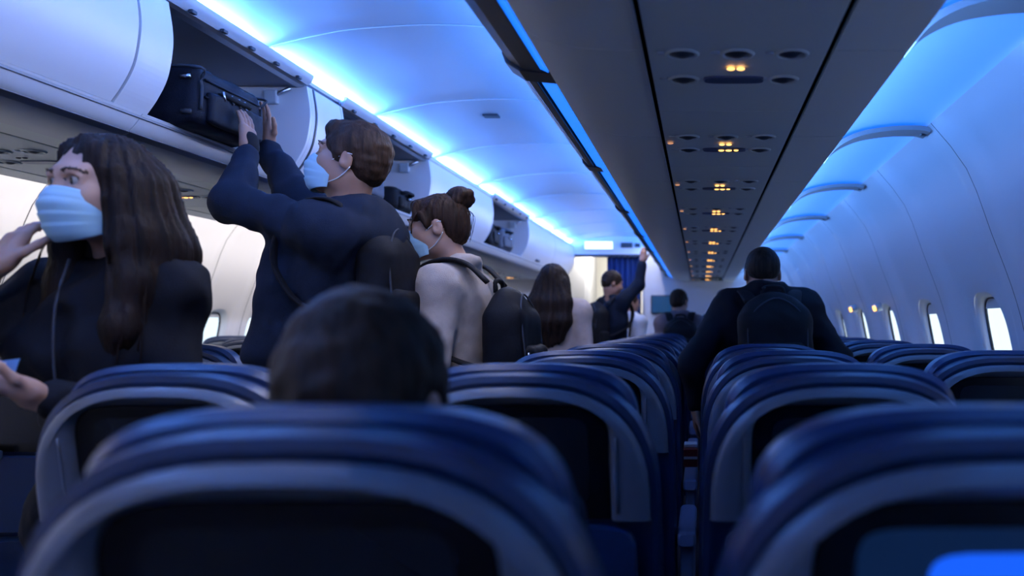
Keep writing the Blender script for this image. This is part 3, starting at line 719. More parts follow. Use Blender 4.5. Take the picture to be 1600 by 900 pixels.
def lids(f, T, s, m, mskin):
    for q in (-1, 1):
        up = [(q*.018, .0865, .010), (q*.026, .0925, .0148), (q*.036, .0910, .0152), (q*.047, .080, .009)]
        lo_ = [(q*.018, .0865, .009), (q*.027, .0900, .0015), (q*.038, .0880, .001), (q*.047, .080, .008)]
        for a, b in zip(up[:-1], up[1:]): f.cone(T(*a), T(*b), .0030*s, .0030*s, m, .002); 
        for a, b in zip(up[:-1], up[1:]): f.cone(T(a[0], a[1]-.002, a[2]+.007), T(b[0], b[1]-.002, b[2]+.007), .0060*s, .0060*s, mskin, .006)
        for a, b in zip(lo_[:-1], lo_[1:]): f.cone(T(a[0], a[1]-.001, a[2]-.003), T(b[0], b[1]-.001, b[2]-.003), .0042*s, .0042*s, mskin, .005)
def face_mask(T, parent, s=1.):
    nu, nv = 33, 29; V = []
    for j in range(nv):
        v = j/(nv-1)
        yf = np.interp(v, [0, .12, .32, .5, .72, .9, 1], [.106, .117, .126, .122, .114, .105, .091])
        z = -.002-.116*v
        for i in range(nu):
            u = -1+2*i/(nu-1); cu = math.cos(u*math.pi/2)
            x = .066*math.sin(u*math.pi/2*.97)*(1-.10*abs(v-.5)); y = .030+(yf-.030)*max(cu, 0)**.72
            zz = -.052+(z+.052)*(1-.30*u*u)-.010*u*u*(1-v)
            pl = .0035*(1-((v*4.3) % 1.))*(1-u**6)*(1 if .14 < v < .92 else 0)
            V.append(T(x, y+pl, zz))
    Fc = [(j*nu+i, j*nu+i+1, (j+1)*nu+i+1, (j+1)*nu+i) for j in range(nv-1) for i in range(nu-1)]
    o = mesh('face_mask', V, Fc, M_mask, parent, smooth=True); sm = o.modifiers.new('thick', 'SOLIDIFY'); sm.thickness = .002; sm.offset = 0
    for q in (-1, 1):
        tube('ear_loop', spline([T(q*.064, .036, -.018), T(q*.076, .012, -.002), T(q*.082, -.010, .012), T(q*.085, -.026, .012)], 10), .0016, M_maskstrap, o, n=6)
        tube('ear_loop', spline([T(q*.062, .034, -.085), T(q*.070, .006, -.068), T(q*.078, -.016, -.044), T(q*.084, -.028, -.026)], 10), .0016, M_maskstrap, o, n=6)
    return o
def hand_field(wrist, dirv, palm, side, curl=.35, spread=.06, s=1., m=0, thumb=1., f=None):
    """side=+1: thumb lies towards cross(dir, palm)"""
    d = np.asarray(dirv, float); d /= np.linalg.norm(d); p = np.asarray(palm, float); p = p-d*p.dot(d); p /= np.linalg.norm(p); t = np.cross(d, p)*side
    f = f or Field(); w_ = np.asarray(wrist, float); A = lambda a, b, c: w_+(d*a+t*b+p*c)*s
    f.cone(A(-.05, 0, 0), A(.01, 0, 0), .026*s, .027*s, m, .02)
    Rm = np.stack([t, d, p], 1)
    f.rbox(A(.052, 0, 0), np.array([.041, .047, .015])*s, .014*s, m, .02, Rm)
    f.ell(A(.035, .026, .008), np.array([.018, .034, .016])*s, m, .02, Rm)
    ln = [(.030, .072), (.010, .082), (-.011, .076), (-.031, .060)]
    for i, (b, L) in enumerate(ln):
        c = curl if np.isscalar(curl) else curl[i]
        p0 = np.array([.088, b*.95, 0]); ang = c*.5; q = p0; sp = spread*(1.5-i)
        for k, fr in enumerate((.45, .32, .23)):
            stp = L*fr*np.array([math.cos(ang)*math.cos(sp), math.sin(sp)*math.cos(ang), math.sin(ang)]); q2 = q+stp
            f.cone(A(*q), A(*q2), (.0092-.0009*k)*s, (.0086-.0010*k)*s, m, .004); q = q2; ang += c
    q = np.array([.018, .030, .004])
    for stp, r in (((.030, .026, .006), .0115), ((.030, .012*thumb, .010), .010), ((.024, .004, .008), .0088)):
        q2 = q+np.array(stp); f.cone(A(*q), A(*q2), r*s, r*.92*s, m, .006); q = q2
    return f
def person(label, base, yaw, Ht, top_m, skin_m, vox=.012, arms=None, head=None, head_rot=(0, 0, 0), lean_f=0., lean_l=0., bulk=1., pants=None, seed=1,
           female=False, detail=False, hair=None, mask=False, hood=False, collar=True, extra=None, seated=False, hs=1., hands=True, group=None, fold=.005, legs_shift=(0, 0), face=True, waist=1., arm_r=1., look=(0, 0)):
    R = rot(yaw); b = np.array([base[0], base[1], base[2] if len(base) > 2 else 0.])
    def W(x, y, z):                          # x to the figure's right, y forward, z up (fractions of height)
        zz = z*Ht; ln = max(0, z-.52)*Ht
        return b+R@np.array([x*Ht+lean_l*ln, y*Ht+lean_f*ln, 0])+np.array([0, 0, zz])
    f = Field(); B = bulk
    f.ell(W(0, .0, .735), np.array([.098, .066, .105])*Ht*B, 0, .04, R)
    f.ell(W(0, -.012, .775), np.array([.092, .055, .060])*Ht*B, 0, .04, R)
    if female:
        for q in (-1, 1): f.ell(W(q*.045, .045, .725), np.array([.046, .040, .042])*Ht*B, 0, .03, R)
    f.ell(W(0, .0, .62), np.array([.084*waist, .060, .10])*Ht*B, 0, .05, R)
    f.ell(W(0, .0, .535), np.array([.096, .068, .075])*Ht*B, 0, .05, R)
    for q in (-1, 1):
        f.cone(W(q*.028, -.012, .838), W(q*.095, -.006, .808), .034*Ht, .036*Ht, 0, .04)
    if collar:
        for k in range(10):
            a = 2*math.pi*k/10; a2 = 2*math.pi*(k+1)/10; rr = .040
            z1 = .852+(.010 if math.cos(a) < 0 else -.012); z2 = .852+(.010 if math.cos(a2) < 0 else -.012)
            f.cone(W(rr*math.sin(a), rr*math.cos(a)-.008, z1), W(rr*math.sin(a2), rr*math.cos(a2)-.008, z2), .0085*Ht, .0085*Ht, 0, .02)
    if hood:
        f.ell(W(0, -.056, .840), np.array([.072, .044, .040])*Ht, 0, .02, R); f.ell(W(0, -.078, .808), np.array([.074, .036, .044])*Ht, 0, .02, R)
        for q in (-1, 1): f.cone(W(q*.048, -.035, .850), W(q*.030, .028, .838), .017*Ht, .012*Ht, 0, .015)
    if not seated:
        for q in (-1, 1):
            lx = q*.050+legs_shift[0]
            f.cone(W(q*.048, 0, .52), W(lx, .012+legs_shift[1], .285), .058*Ht, .041*Ht, 1, .03); f.cone(W(lx, .012+legs_shift[1], .285), W(lx, -.008+legs_shift[1], .05), .041*Ht, .032*Ht, 1, .03)
            f.cone(W(lx, -.02+legs_shift[1], .026), W(lx*1.08, .085+legs_shift[1], .022), .030*Ht*.85, .024*Ht*.85, 2, .02)
    else:
        for q in (-1, 1):
            f.cone(W(q*.05, 0, .52), W(q*.055, .24, .53), .056*Ht, .045*Ht, 1, .03); f.cone(W(q*.055, .24, .53), W(q*.055, .22, .25), .040*Ht, .030*Ht, 1, .03)
    hand_blocks = []
    arms = arms or {}
    for q, nm in ((1, 'R'), (-1, 'L')):
        a = arms.get(nm) or dict(elbow=W(q*.125, -.02, .635), wrist=W(q*.115, .05, .50), hd=R@np.array([0, .3, -1.]), palm=R@np.array([-q, .2, 0]))
        sh = a.get('shoulder'); sh = W(q*.102, 0, .800) if sh is None else np.asarray(sh, float)
        el, wr = np.asarray(a['elbow'], float), np.asarray(a['wrist'], float)
        f.ell(sh, np.array([.036, .040, .038])*Ht*arm_r, 0, .05, R)
        ln_ = np.linalg.norm(wr-el); fe = max(.4, 1-.030*Ht/1.75/ln_)
        f.cone(sh, el, .039*Ht*arm_r, .031*Ht*arm_r, 0, .045); f.cone(el, el+(wr-el)*fe, .031*Ht*arm_r, .0225*Ht*arm_r, 0, .03)
        dd = (wr-el)/(np.linalg.norm(wr-el)+1e-9); f.cone(el+(wr-el)*(fe-.10), el+(wr-el)*fe, .0240*Ht, .0235*Ht, 0, .01)
        if hands and a.get('hand', True):
            hf = hand_field(wr, a.get('hd', dd), a.get('palm', R@np.array([-q, 0, 0])), a.get('side', 1), a.get('curl', .4), a.get('spread', .05), Ht/1.75*a.get('hscale', 1.), 3)
            hand_blocks.append(hf.mesh(.0035 if vox < .011 else .006))
    if extra: extra(f, W)
    blocks = [f.mesh(vox, folds(seed, fold, 24.))]
    blocks += hand_blocks
    hR = R@rot(*head_rot) if len(head_rot) == 3 else head_rot
    hc = np.asarray(head, float) if head is not None else W(0, .012, .935)
    hf = Field(); s = Ht/1.75*hs if hs else 1.
    T = head_field(hf, hc, hR, s, female, detail, W(0, -.012, .835), 3)
    if face: brow_lash(hf, T, s, 5)
    if detail: lids(hf, T, s, 4, 3)
    blocks.append(hf.mesh(.0032 if detail else (.005 if vox < .013 else .008)))
    o = np_mesh('person', blocks, [top_m, pants or M_pants, M_shoe, skin_m, M_lash, M_brow])
    tag(o, label, 'person', group)
    if detail: eyes(T, hR, s, o, look)
    if mask: face_mask(T, o, s)
    if hair: hair(T, hR, s, o, W, R)
    return o, T, hR, s, W, R
def short_hair(m, vox=.006, amp=.004, vol=1., front=.058, seed=3, fringe=False, nape=0.):
    def h(T, R, s, o, W, Rb):
        f = Field(); E = lambda c, r, k=.02, RR=None: f.ell(T(*c), np.array(r)*s, 0, k, R if RR is None else R@RR)
        E((0, -.016, .040), (.080*vol, .098*vol, .084*vol)); E((0, -.052, -.004+nape), (.070*vol, .058*vol, .066))
        for q in (-1, 1): E((q*.070, .016, .016), (.010, .018, .030), .015)
        if fringe: E((0, .060, .088), (.055, .034, .024), .02, rot(0, -25, 0))
        f.sub(T(0, .115, -.045), np.array([.085, .082, .115])*s, .012, R)
        f.sub(T(0, .02-nape*.6, -.11+nape), np.array([.12, .085+nape*.8, .085])*s, .012, R)
        r = np.random.RandomState(seed); K = r.normal(size=(8, 3))*np.array([150., 150., 90.]); ph = r.uniform(0, 6, 8)
        def d(p, mm):
            return amp*sum(np.sin(p@k+q) for k, q in zip(K, ph))*.22
        np_mesh('hair', [f.mesh(vox, d)], [m], o)
    return h
# ------------------------------------------------------------------ bags
def bag_from_field(name, field, vox, m, parent, seed=2, amp=.003): return np_mesh(name, [field.mesh(vox, folds(seed, amp, 30.))], [m], parent)
def backpack(label, W, R, Ht, w=.30, h=.46, d=.16, z=.70, yoff=-.075, xoff=0., vox=.010, m=M_pack, straps=True, seed=5, bulk=1., sdz=0., group='backpacks worn by passengers'):
    c = W(xoff, yoff, z)+R@np.array([0, -d/2, 0]); e = empty('backpack', c); tag(e, label, 'backpack', group)
    L = lambda x, y, zz: c+R@np.array([x, y, 0])+np.array([0, 0, zz])
    f = Field(); f.rbox(L(0, 0, -.03), (w/2, d/2, h/2-.03), .055, 0, .03, R); f.ell(L(0, .01, h*.30), (w*.43, d*.42, h*.22), 0, .04, R)
    bag_from_field('body', f, vox, m, e, seed)
    f = Field(); f.rbox(L(0, -d*.46, -h*.18), (w*.38, d*.22, h*.24), .030, 0, .02, R); bag_from_field('front_pocket', f, vox, m, e, seed+1, .002)
    for q in (-1, 1):
        f = Field(); f.rbox(L(q*w*.50, .0, -h*.28), (.022, d*.33, h*.16), .018, 0, .02, R); bag_from_field('side_pocket', f, vox, m, e, seed+2, .002)
    tube('handle', spline([L(-.045, d*.30, h*.47), L(-.035, d*.32, h*.56), L(.035, d*.32, h*.56), L(.045, d*.30, h*.47)], 12), .0085, M_strap, e)
    tube('zipper', spline([L(-w*.40, -d*.52, -h*.05), L(-w*.36, -d*.40, h*.28), L(0, -d*.26, h*.46), L(w*.36, -d*.40, h*.28), L(w*.40, -d*.52, -h*.05)], 24), .0035, M_packgrey, e, n=6)
    tube('zipper_pull', [L(-w*.39, -d*.58, -.0), L(-w*.39, -d*.60, -.035)], .005, M_zip, e, n=6)
    f2 = tube('logo_tab', [L(-.014, -d*.70, -h*.06), L(.014, -d*.70, -h*.06)], (.003, .006), M_packgrey, e, n=6)
    if straps:
        k = bulk
        for q in (-1, 1):
            pts = spline([W(q*.055, yoff-.01, .815), W(q*.064, -.045*k, .852+sdz), W(q*.072, -.002, .860+sdz), W(q*.074, .045*k, .836+sdz), W(q*.078, .074*k, .77), W(q*.098*k, .035*k, .705), W(q*.098*k, -.030, .665), W(q*.08, yoff-.02, .64)], 30)
            tube('strap', pts, (.030, .008), M_strap, e, n=10, flat=R@np.array([1., 0, 0]))
    return e
# suitcase being pushed into the open bin
sc_y0, sc_y1, sc_x1, sc_x0, sc_z0, sc_z1 = 2.74, 3.15, -1.578, -2.16, ZC+.634, ZC+.828
cx, cy, cz = (sc_x0+sc_x1)/2, (sc_y0+sc_y1)/2, (sc_z0+sc_z1)/2
e = empty('suitcase', (cx, cy, sc_z0)); tag(e, 'black soft suitcase with carry handle sliding into the open bin', 'suitcase')
f = Field(); f.rbox((cx, cy, cz), ((sc_x1-sc_x0)/2, (sc_y1-sc_y0)/2, (sc_z1-sc_z0)/2), .035, 0, .02); bag_from_field('body', f, .007, M_case, e, 4, .003)
f = Field(); f.rbox((sc_x1+.004, cy+.01, cz-.035), (.016, .165, .050), .014, 0, .01); bag_from_field('front_pocket', f, .005, M_case, e, 5, .002)
for dz in (.045, -.01):
    pts = [(sc_x1+.004, y, cz+dz+.004) for y in np.linspace(sc_y0+.035, sc_y1-.035, 12)]
    z = tube('zipper', pts, (.004, .004), M_case, e, n=6)
tube('handle', spline([(sc_x1-.002, cy-.085, cz+.02), (sc_x1+.022, cy-.065, cz+.018), (sc_x1+.026, cy, cz+.016), (sc_x1+.022, cy+.065, cz+.018), (sc_x1-.002, cy+.085, cz+.02)], 16), .009, M_strap, e)
for y in (cy-.095, cy-.045, cy+.0, cy+.035): tube('zipper_pull', [(sc_x1+.020, y, cz+.030-.3*(y-cy)*0), (sc_x1+.022, y+.008, cz+.0)], .0045, M_zip, e, n=6)
for y in (sc_y0+.03, sc_y1-.03): tube('piping', spline([(sc_x0+.05, y-.028 if y < cy else y+.028, sc_z1-.016), (sc_x1-.03, y-.024 if y < cy else y+.024, sc_z1-.012), (sc_x1+.0, y-.012 if y < cy else y+.012, cz+.04), (sc_x1+.0, y-.012 if y < cy else y+.012, cz-.05)], 16), .005, M_packgrey, e, n=6)
for z in (cz+.05, cz-.06): tube('corner_clip', [(sc_x1-.02, sc_y0-.001, z), (sc_x1-.05, sc_y0-.004, z)], .008, M_zip if z > cz else M_packgrey, e, n=6)
def soft_bag(label, c, half, yaw, m, seed, cat='bag'):
    R = rot(yaw); c = np.array(c); e = empty('stowed_bag', c-np.array([0, 0, half[2]])); tag(e, label, cat, 'bags stowed in the left bins')
    L = lambda x, y, z: c+R@np.array([x, y, 0])+np.array([0, 0, z])
    f = Field(); f.rbox(c, half, .04, 0, .02, R); bag_from_field('body', f, .012, m, e, seed, .006)
    f = Field(); f.rbox(L(half[0]*.98, 0, -half[2]*.25), (.02, half[1]*.7, half[2]*.5), .016, 0, .01, R); bag_from_field('pocket', f, .009, m, e, seed, .002)
    tube('handle', spline([L(half[0], -.07, half[2]*.55), L(half[0]+.03, -.05, half[2]*.60), L(half[0]+.03, .05, half[2]*.60), L(half[0], .07, half[2]*.55)], 10), .010, M_strap, e)
    tube('buckle', [L(half[0]+.024, -.012, half[2]*.1), L(half[0]+.024, .012, half[2]*.1)], (.012, .008), M_zip, e, n=8)
M_greybag = mat('slate_bag_cloth', (.045, .055, .085), .55, bump=.3, bscale=300)
soft_bag('slate grey bag with metal buckle in the bin behind the man\'s head', (-1.90, 4.50, ZC+.735), (.22, .15, .10), 0, M_greybag, 3)
soft_bag('flat black bag in the bin behind the man, nearer the bun', (-1.88, 4.93, ZC+.70), (.21, .15, .066), 0, M_pack, 6)
soft_bag('black bag with pale straps in the open bin nearest the doorway', (-1.88, 7.05, ZC+.73), (.22, .20, .095), 5, M_pack, 7)
soft_bag('dark slate bag beside a black bag in the bin nearest the doorway', (-1.88, 7.52, ZC+.735), (.22, .18, .10), -4, M_greybag, 8)

# ------------------------------------------------------------------ people
# woman in black with long hair, standing in the aisle
def hair_front_woman(T, R, s, o, W, Rb):
    f = Field(); E = lambda c, r, k=.02: f.ell(T(*c), np.array(r)*s, 0, k, R)
    def ch(pts, rs, k=.02):
        for a, b, r1, r2 in zip(pts[:-1], pts[1:], rs[:-1], rs[1:]): f.cone(T(*a), T(*b), r1*s, r2*s, 0, k)
    E((0, -.020, .036), (.084, .097, .088)); E((0, -.055, -.02), (.085, .062, .10), .03)
    for q in (-1, 1):
        ch([(q*.008, .030, .104), (q*.040, .040, .082), (q*.066, .032, .036), (q*.076, .026, -.03), (q*.086, .018, -.12)], (.008, .012, .014, .020, .034))
        ch([(q*.078, -.005, .01), (q*.092, -.005, -.10), (q*.100, .012, -.20), (q*.104, .045, -.30), (q*.098, .058, -.37)], (.028, .036, .040, .034, .014), .03)
        ch([(q*.070, -.04, .0), (q*.090, -.05, -.12), (q*.108, -.045, -.22), (q*.115, -.03, -.30)], (.038, .045, .040, .018), .03)
    ch([(0, -.07, .0), (0, -.095, -.12), (0, -.10, -.26), (0, -.09, -.36)], (.06, .075, .07, .03), .04)
    ch([(-.05, -.075, 0), (-.07, -.09, -.14), (-.08, -.09, -.28)], (.05, .06, .04), .04); ch([(.05, -.075, 0), (.07, -.09, -.14), (.08, -.09, -.28)], (.05, .06, .04), .04)
    f.sub(T(0, .132, -.004), np.array([.058, .086, .104])*s, .010, R); f.sub(T(0, .12, -.12), np.array([.045, .09, .08])*s, .012, R)
    np_mesh('hair', [f.mesh(.0048, locks(T(0, -.02, 0), .0040, 21, 5))], [M_hairdk], o)
    rr = np.random.RandomState(4)
    for k in range(14):                      # loose strands
        q = -1 if k % 3 else 1; a = rr.uniform(-.06, .05); x = q*(.10+rr.uniform(0, .03))
        tube('hair_strand', spline([T(q*.084, a*.5, .02), T(x, a, -.10), T(x+q*.02, a+.03, -.22), T(x+q*rr.uniform(-.01, .03), a+.05, -.34-rr.uniform(0, .05))], 14), .0013, M_hairdk, o, n=5)
wA = np.array([-1.232, 1.83])
fA = dict(R=dict(elbow=(-1.51, 1.62, 1.155), wrist=P(-14, 420, 1.70), hd=P(50, 345, 1.76)-P(-14, 420, 1.70), palm=(.45, .75, -.1), side=-1, curl=.42, spread=.03),
          L=dict(shoulder=P(262, 465, 1.83), elbow=P(285, 650, 1.745), wrist=P(62, 622, 1.56), hd=P(0, 600, 1.53)-P(62, 622, 1.56), palm=(0, .25, 1.), side=-1, curl=.85, spread=.02))
womanA = person('woman in black jacket and blue mask touching her long brown hair', wA, 168, 1.60, M_black, M_skin, .0095, fA, head=P(160, 297, 1.78), head_rot=(-9, -2, 0),
                female=True, detail=True, hair=hair_front_woman, mask=True, bulk=1.06, seed=11, fold=.008, hs=1.02, collar=True, arm_r=.97, look=(-16, -4), legs_shift=(.045, 0))
oA = womanA[0]; WA, RA = womanA[4], womanA[5]
tube('jacket_zip', spline([WA(.004, .058, .845), WA(.002, .078, .79), WA(0, .083, .72), WA(0, .072, .62), WA(0, .074, .55)], 20), .003, M_packgrey, oA, n=6)
e = empty('folded_card', P(6, 582, 1.52)); tag(e, 'small blue and white card held by the woman in black', 'card')
cq = [P(-34, 622, 1.535), P(14, 606, 1.515), P(30, 560, 1.53), P(-16, 566, 1.55)]; nn = np.array([0, .0025, 0])
mesh('sheet', cq+[p+nn for p in cq], [(0, 1, 2, 3), (7, 6, 5, 4), (0, 4, 5, 1), (1, 5, 6, 2), (2, 6, 7, 3), (3, 7, 4, 0)], M_card, e)
def cpt(u, v): return cq[0]*(1-u)*(1-v)+cq[1]*u*(1-v)+cq[2]*u*v+cq[3]*(1-u)*v-np.array([0, .0008, 0])
for u0, u1 in ((.18, .32), (.52, .62)): mesh('stripe', [cpt(u0, .06), cpt(u1, .06), cpt(u1, .94), cpt(u0, .94)], [(0, 1, 2, 3)], M_paper, e)

# man lifting the suitcase
fB = dict(L=dict(shoulder=P(530, 368, 2.62), elbow=P(362, 318, 2.70), wrist=P(389, 236, 2.90), hd=P(385, 178, 2.935)-P(389, 236, 2.90), palm=(-1, .15, .1), side=-1, curl=.14, spread=.05, hscale=.86),
          R=dict(shoulder=P(520, 350, 2.92), elbow=P(462, 305, 3.02), wrist=P(416, 228, 3.21), hd=P(410, 168, 3.19)-P(416, 228, 3.21), palm=(-.3, -1, 0), side=1, curl=.18, spread=.05, hscale=.86))
def open_jacket(f, W):
    for q in (-1, 1):
        pts = [(q*.055, .060, .80), (q*.062, .080, .70), (q*.066, .092, .60), (q*.070, .092, .50), (q*.075, .085, .45)]
        for a, b in zip(pts[:-1], pts[1:]): f.cone(W(*a), W(*b), .040, .044, 0, .06)
        f.cone(W(q*.085, .03, .52), W(q*.09, .03, .46), .075, .07, 0, .04)
    f.ell(W(0, .045, .63), np.array([.085, .055, .15])*1.86, 0, .06, rot(86))
    f.ell(W(0, .050, .50), np.array([.095, .055, .08])*1.86, 0, .06, rot(86))
manB = person('man in navy hoodie and mask lifting a black suitcase overhead', (-1.155, 2.77), 86, 1.86, M_navy, M_skin2, .0095, fB, head=P(548, 252, 2.76), head_rot=(10, 13, 0),
              detail=True, hair=short_hair(M_hairbr, .0045, .0028, 1.06, seed=5, fringe=True), mask=True, hood=True, bulk=1.0, seed=21, hs=.97, fold=.008, extra=open_jacket)
oB, TB = manB[0], manB[1]
wb_ = P(389, 226, 2.906); wd = P(385, 178, 2.935)-P(389, 236, 2.9); wd /= np.linalg.norm(wd)
f = Field(); f.cone(wb_-wd*.012, wb_+wd*.014, .0315, .0315, 0); np_mesh('wristband', [f.mesh(.004)], [M_strap], oB)
f = Field(); f.cone(P(416, 222, 3.21)-wd*.006, P(416, 222, 3.21)+wd*.010, .029, .029, 0); np_mesh('wristband', [f.mesh(.004)], [M_strap], oB)
backpack('black backpack on the back of the man in the navy hoodie', manB[4], manB[5], 1.86, .30, .48, .12, .70, -.060, seed=31, bulk=.86)

# woman in beige with a bun
def hair_bun(T, R, s, o, W, Rb):
    f = Field(); E = lambda c, r, k=.02: f.ell(T(*c), np.array(r)*s, 0, k, R)
    E((0, -.020, .040), (.082, .098, .082)); E((0, -.064, -.012), (.066, .050, .062), .03)
    for q in (-1, 1):
        f.cone(T(q*.070, .045, .045), T(q*.078, .018, -.012), .012*s, .009*s, 0, .015)
        f.cone(T(q*.03, .066, .085), T(q*.058, .066, .035), .011*s, .008*s, 0, .015)
    E((0, .052, .076), (.056, .024, .028), .02)
    f.sub(T(0, .115, -.040), np.array([.075, .080, .098])*s, .010, R); f.sub(T(0, .02, -.115), np.array([.12, .080, .085])*s, .012, R)
    for q in (-1, 1): f.sub(T(q*.085, .004, -.02), np.array([.02, .028, .036])*s, .008, R)
    np_mesh('hair', [f.mesh(.0048, locks(T(0, -.07, .06), .003, 23, 8))], [M_hairbr], o)
    f = Field(); c = (0, -.088, .098)
    E((0, -.088, .098), (.046, .048, .046), .01)
    for k in range(9):
        a = k*.7; f.cone(T(.038*math.cos(a), c[1]+.040*math.sin(a), c[2]+.016*math.sin(2*a)), T(.038*math.cos(a+.9), c[1]+.040*math.sin(a+.9), c[2]+.018*math.sin(2*a+1.3)), .016*s, .016*s, 0, .006)
    np_mesh('hair_bun', [f.mesh(.0045, locks(T(*c), .002, 17, 30))], [M_hairbr], o)
    rr = np.random.RandomState(8)
    for k in range(6):
        x = rr.uniform(-.05, .05); 
        tube('hair_strand', spline([T(x, -.085, .06), T(x+rr.uniform(-.02, .02), -.120-rr.uniform(0, .012), .040), T(x, -.124, .005-rr.uniform(0, .03)), T(x, -.112, -.035-rr.uniform(0, .03))], 12), .0007, M_hairbr, o, n=5)
    for k in range(6):
        x = -.07+rr.uniform(-.008, .008); tube('hair_strand', spline([T(x, .055, .05), T(x-.004, .075, .015), T(x+.006, .082, -.02)], 8), .0012, M_hairbr, o, n=5)
RC = rot(86)
fC = dict(L=dict(elbow=(-.86, 2.80, 1.09), wrist=(-1.0, 2.84, .88), hd=(-.5, .1, -.8), palm=(.3, 1, 0), side=1, curl=.4),
          R=dict(elbow=(-.93, 3.24, 1.12), wrist=P(660, 452, 3.12), hd=P(640, 428, 3.10)-P(664, 452, 3.12), palm=(.6, -.6, .2), side=-1, curl=.7))
womanC = person('woman in beige sweater with hair bun and mask facing the left bins', (-.855, 3.03), 86, 1.672, M_beige, M_skin, .0095, fC, head=P(683, 356, 3.02), head_rot=(13, -6, 0),
                female=True, detail=True, hair=hair_bun, mask=True, bulk=1.04, seed=31, hs=1.0, collar=True, fold=.005)
backpack('black backpack with grab loop on the woman in the beige sweater', womanC[4], womanC[5], 1.67, .29, .43, .15, .675, -.078, seed=41, bulk=1.08)
# boy in the seat in front of the lens: only the back of the head shows
person('seated child with short dark hair behind the blurred seat in front', (-.335, .975, -.155), 0, 1.42, M_navy, M_skin2, .014, dict(
    R=dict(elbow=(-.13, 1.08, .74), wrist=(-.17, 1.26, .68), hd=(0, 1, 0), palm=(0, 0, -1), side=1), L=dict(elbow=(-.54, 1.08, .74), wrist=(-.50, 1.26, .68), hd=(0, 1, 0), palm=(0, 0, -1), side=-1)),
    head=P(567, 642, .895), head_rot=(0, -34, 0), hair=short_hair(M_hairbl, .006, .004, 1.07, seed=9), seated=True, seed=51, hs=1.16)
# woman with long hair seen from behind
def hair_back(length, m, vox=.008, wid=1.):
    def h(T, R, s, o, W, Rb):
        f = Field(); E = lambda c, r, k=.02: f.ell(T(*c), np.array(r)*s, 0, k, R)
        E((0, -.022, .036), (.090, .102, .090)); E((0, -.060, -.04), (.092*wid, .066, .11), .03)
        for x in (-.075, -.038, 0, .038, .075):
            pts = [(x*.9, -.06, -.02), (x*1.25*wid, -.105, -.14), (x*1.35*wid, -.125, -.26), (x*1.1*wid, -.120, -length+abs(x)*.5)]
            for a, b, r1, r2 in zip(pts[:-1], pts[1:], (.05, .052, .046), (.052, .046, .020)): f.cone(T(*a), T(*b), r1*s, r2*s, 0, .03)
        for q in (-1, 1): f.cone(T(q*.078, 0, .02), T(q*.095, -.03, -.16), .03*s, .04*s, 0, .03)
        f.sub(T(0, .125, -.03), np.array([.060, .080, .11])*s, .012, R)
        np_mesh('hair', [f.mesh(vox, locks(T(0, -.02, 0), .005, 19, 6))], [m], o)
    return h
womanD = person('long-haired woman in cream sweater seen from behind in the aisle', (-.905, 5.42), -4, 1.62, M_cream, M_skin, .012, None, head=P(865, 441, 5.42), hair=hair_back(.42, M_hairdk), bulk=1.05, seed=61, female=True, face=False)
# man holding on to the right bins
fE = dict(R=dict(shoulder=P(975, 468, 8.25), elbow=P(999, 444, 8.28), wrist=P(1004, 408, 8.26), hd=(.1, .0, 1.), palm=(.6, .6, .2), side=-1, curl=.5), L=None)
manE = person('man in dark navy jacket reaching up to the right bins', (-.84, 8.40), -48, 1.735, M_navy, M_skin2, .014, fE, head=P(957, 443, 8.38), head_rot=(-20, -14, 0), hair=short_hair(M_hairbl, .008, .005, 1.04, seed=13), bulk=1.08, seed=71, face=False)
backpack('dark backpack on the man reaching up to the bins', manE[4], manE[5], 1.73, .29, .44, .16, .70, -.075, vox=.014, seed=72)
womanF = person('person in white shirt with dark strap below the raised arm', (-.725, 9.45), -55, 1.565, M_whitecl, M_skin2, .014, None, head=P(986, 473, 9.45), head_rot=(-10, -5, 0), hair=short_hair(M_hairbr, .009, .004, 1.05, seed=15), seed=81, face=False)
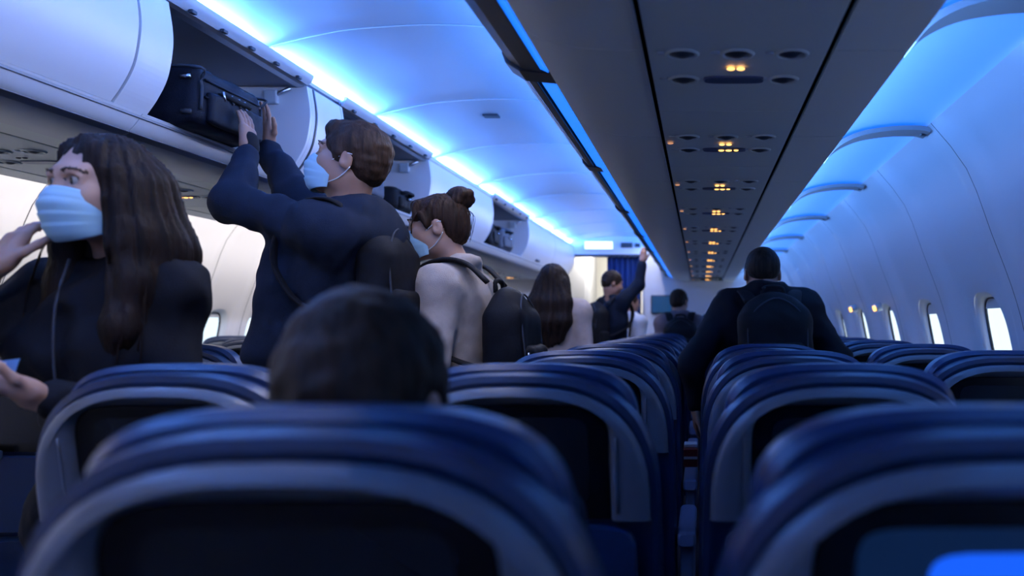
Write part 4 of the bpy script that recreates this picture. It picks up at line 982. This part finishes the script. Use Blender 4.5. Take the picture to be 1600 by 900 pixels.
tube('shoulder_strap', spline([womanF[4](.06, -.07, .70), womanF[4](.06, -.055, .80), womanF[4](.058, .0, .858), womanF[4](.055, .05, .82), womanF[4](.02, .075, .70), womanF[4](-.05, .07, .6)], 18), (.022, .008), M_strap, womanF[0], n=8, flat=womanF[5]@np.array([1., 0, 0]))
manG = person('man in grey sweater with black backpack among the seats ahead', (-.185, 7.70), 3, 1.545, M_greycl, M_skin2, .013, None, head=P(1061, 472, 7.72), head_rot=(-24, -6, 0), hair=short_hair(M_hairbl, .008, .004, 1.03, seed=17), seed=91, bulk=1.06, face=False, hs=1.05)
backpack('black backpack on the man in the grey sweater', manG[4], manG[5], 1.545, .29, .40, .15, .70, -.078, vox=.013, seed=92)
def coat_collar(f, W):
    for k in range(12):
        a = 2*math.pi*k/12; a2 = a+2*math.pi/12
        f.cone(W(.052*math.sin(a), .050*math.cos(a)-.004, .822), W(.052*math.sin(a2), .050*math.cos(a2)-.004, .822), .022, .022, 0, .03)
manH = person('man in black coat with black backpack standing among the right seats', (.285, 3.75), 4, 1.61, M_black, M_skin2, .011, dict(
    L=dict(elbow=(-.035, 3.70, 1.06), wrist=(-.02, 3.80, .86), hd=(0, .3, -1), palm=(1, 0, 0), side=1), R=dict(elbow=(.58, 3.70, 1.08), wrist=(.55, 3.82, .88), hd=(0, .3, -1), palm=(-1, 0, 0), side=-1)),
    head=P(1191, 428, 3.79), head_rot=(0, -3, 0), hair=short_hair(M_hairbl, .006, .0010, .985, seed=19, nape=.022), bulk=1.16, seed=101, extra=coat_collar, face=False, hs=1.03, arm_r=1.15)
backpack('black backpack on the man in the black coat', manH[4], manH[5], 1.61, .30, .44, .16, .70, -.085, vox=.010, seed=102, bulk=1.16, sdz=-.012)
manI = person('dark-haired person mostly hidden behind the man in the black coat', (.235, 8.52), 0, 1.57, M_black, M_skin2, .014, None, head=P(1130, 470, 8.52), head_rot=(25, 0, 0), hair=short_hair(M_hairbr, .009, .004, 1.03, seed=23), seed=111, face=False)
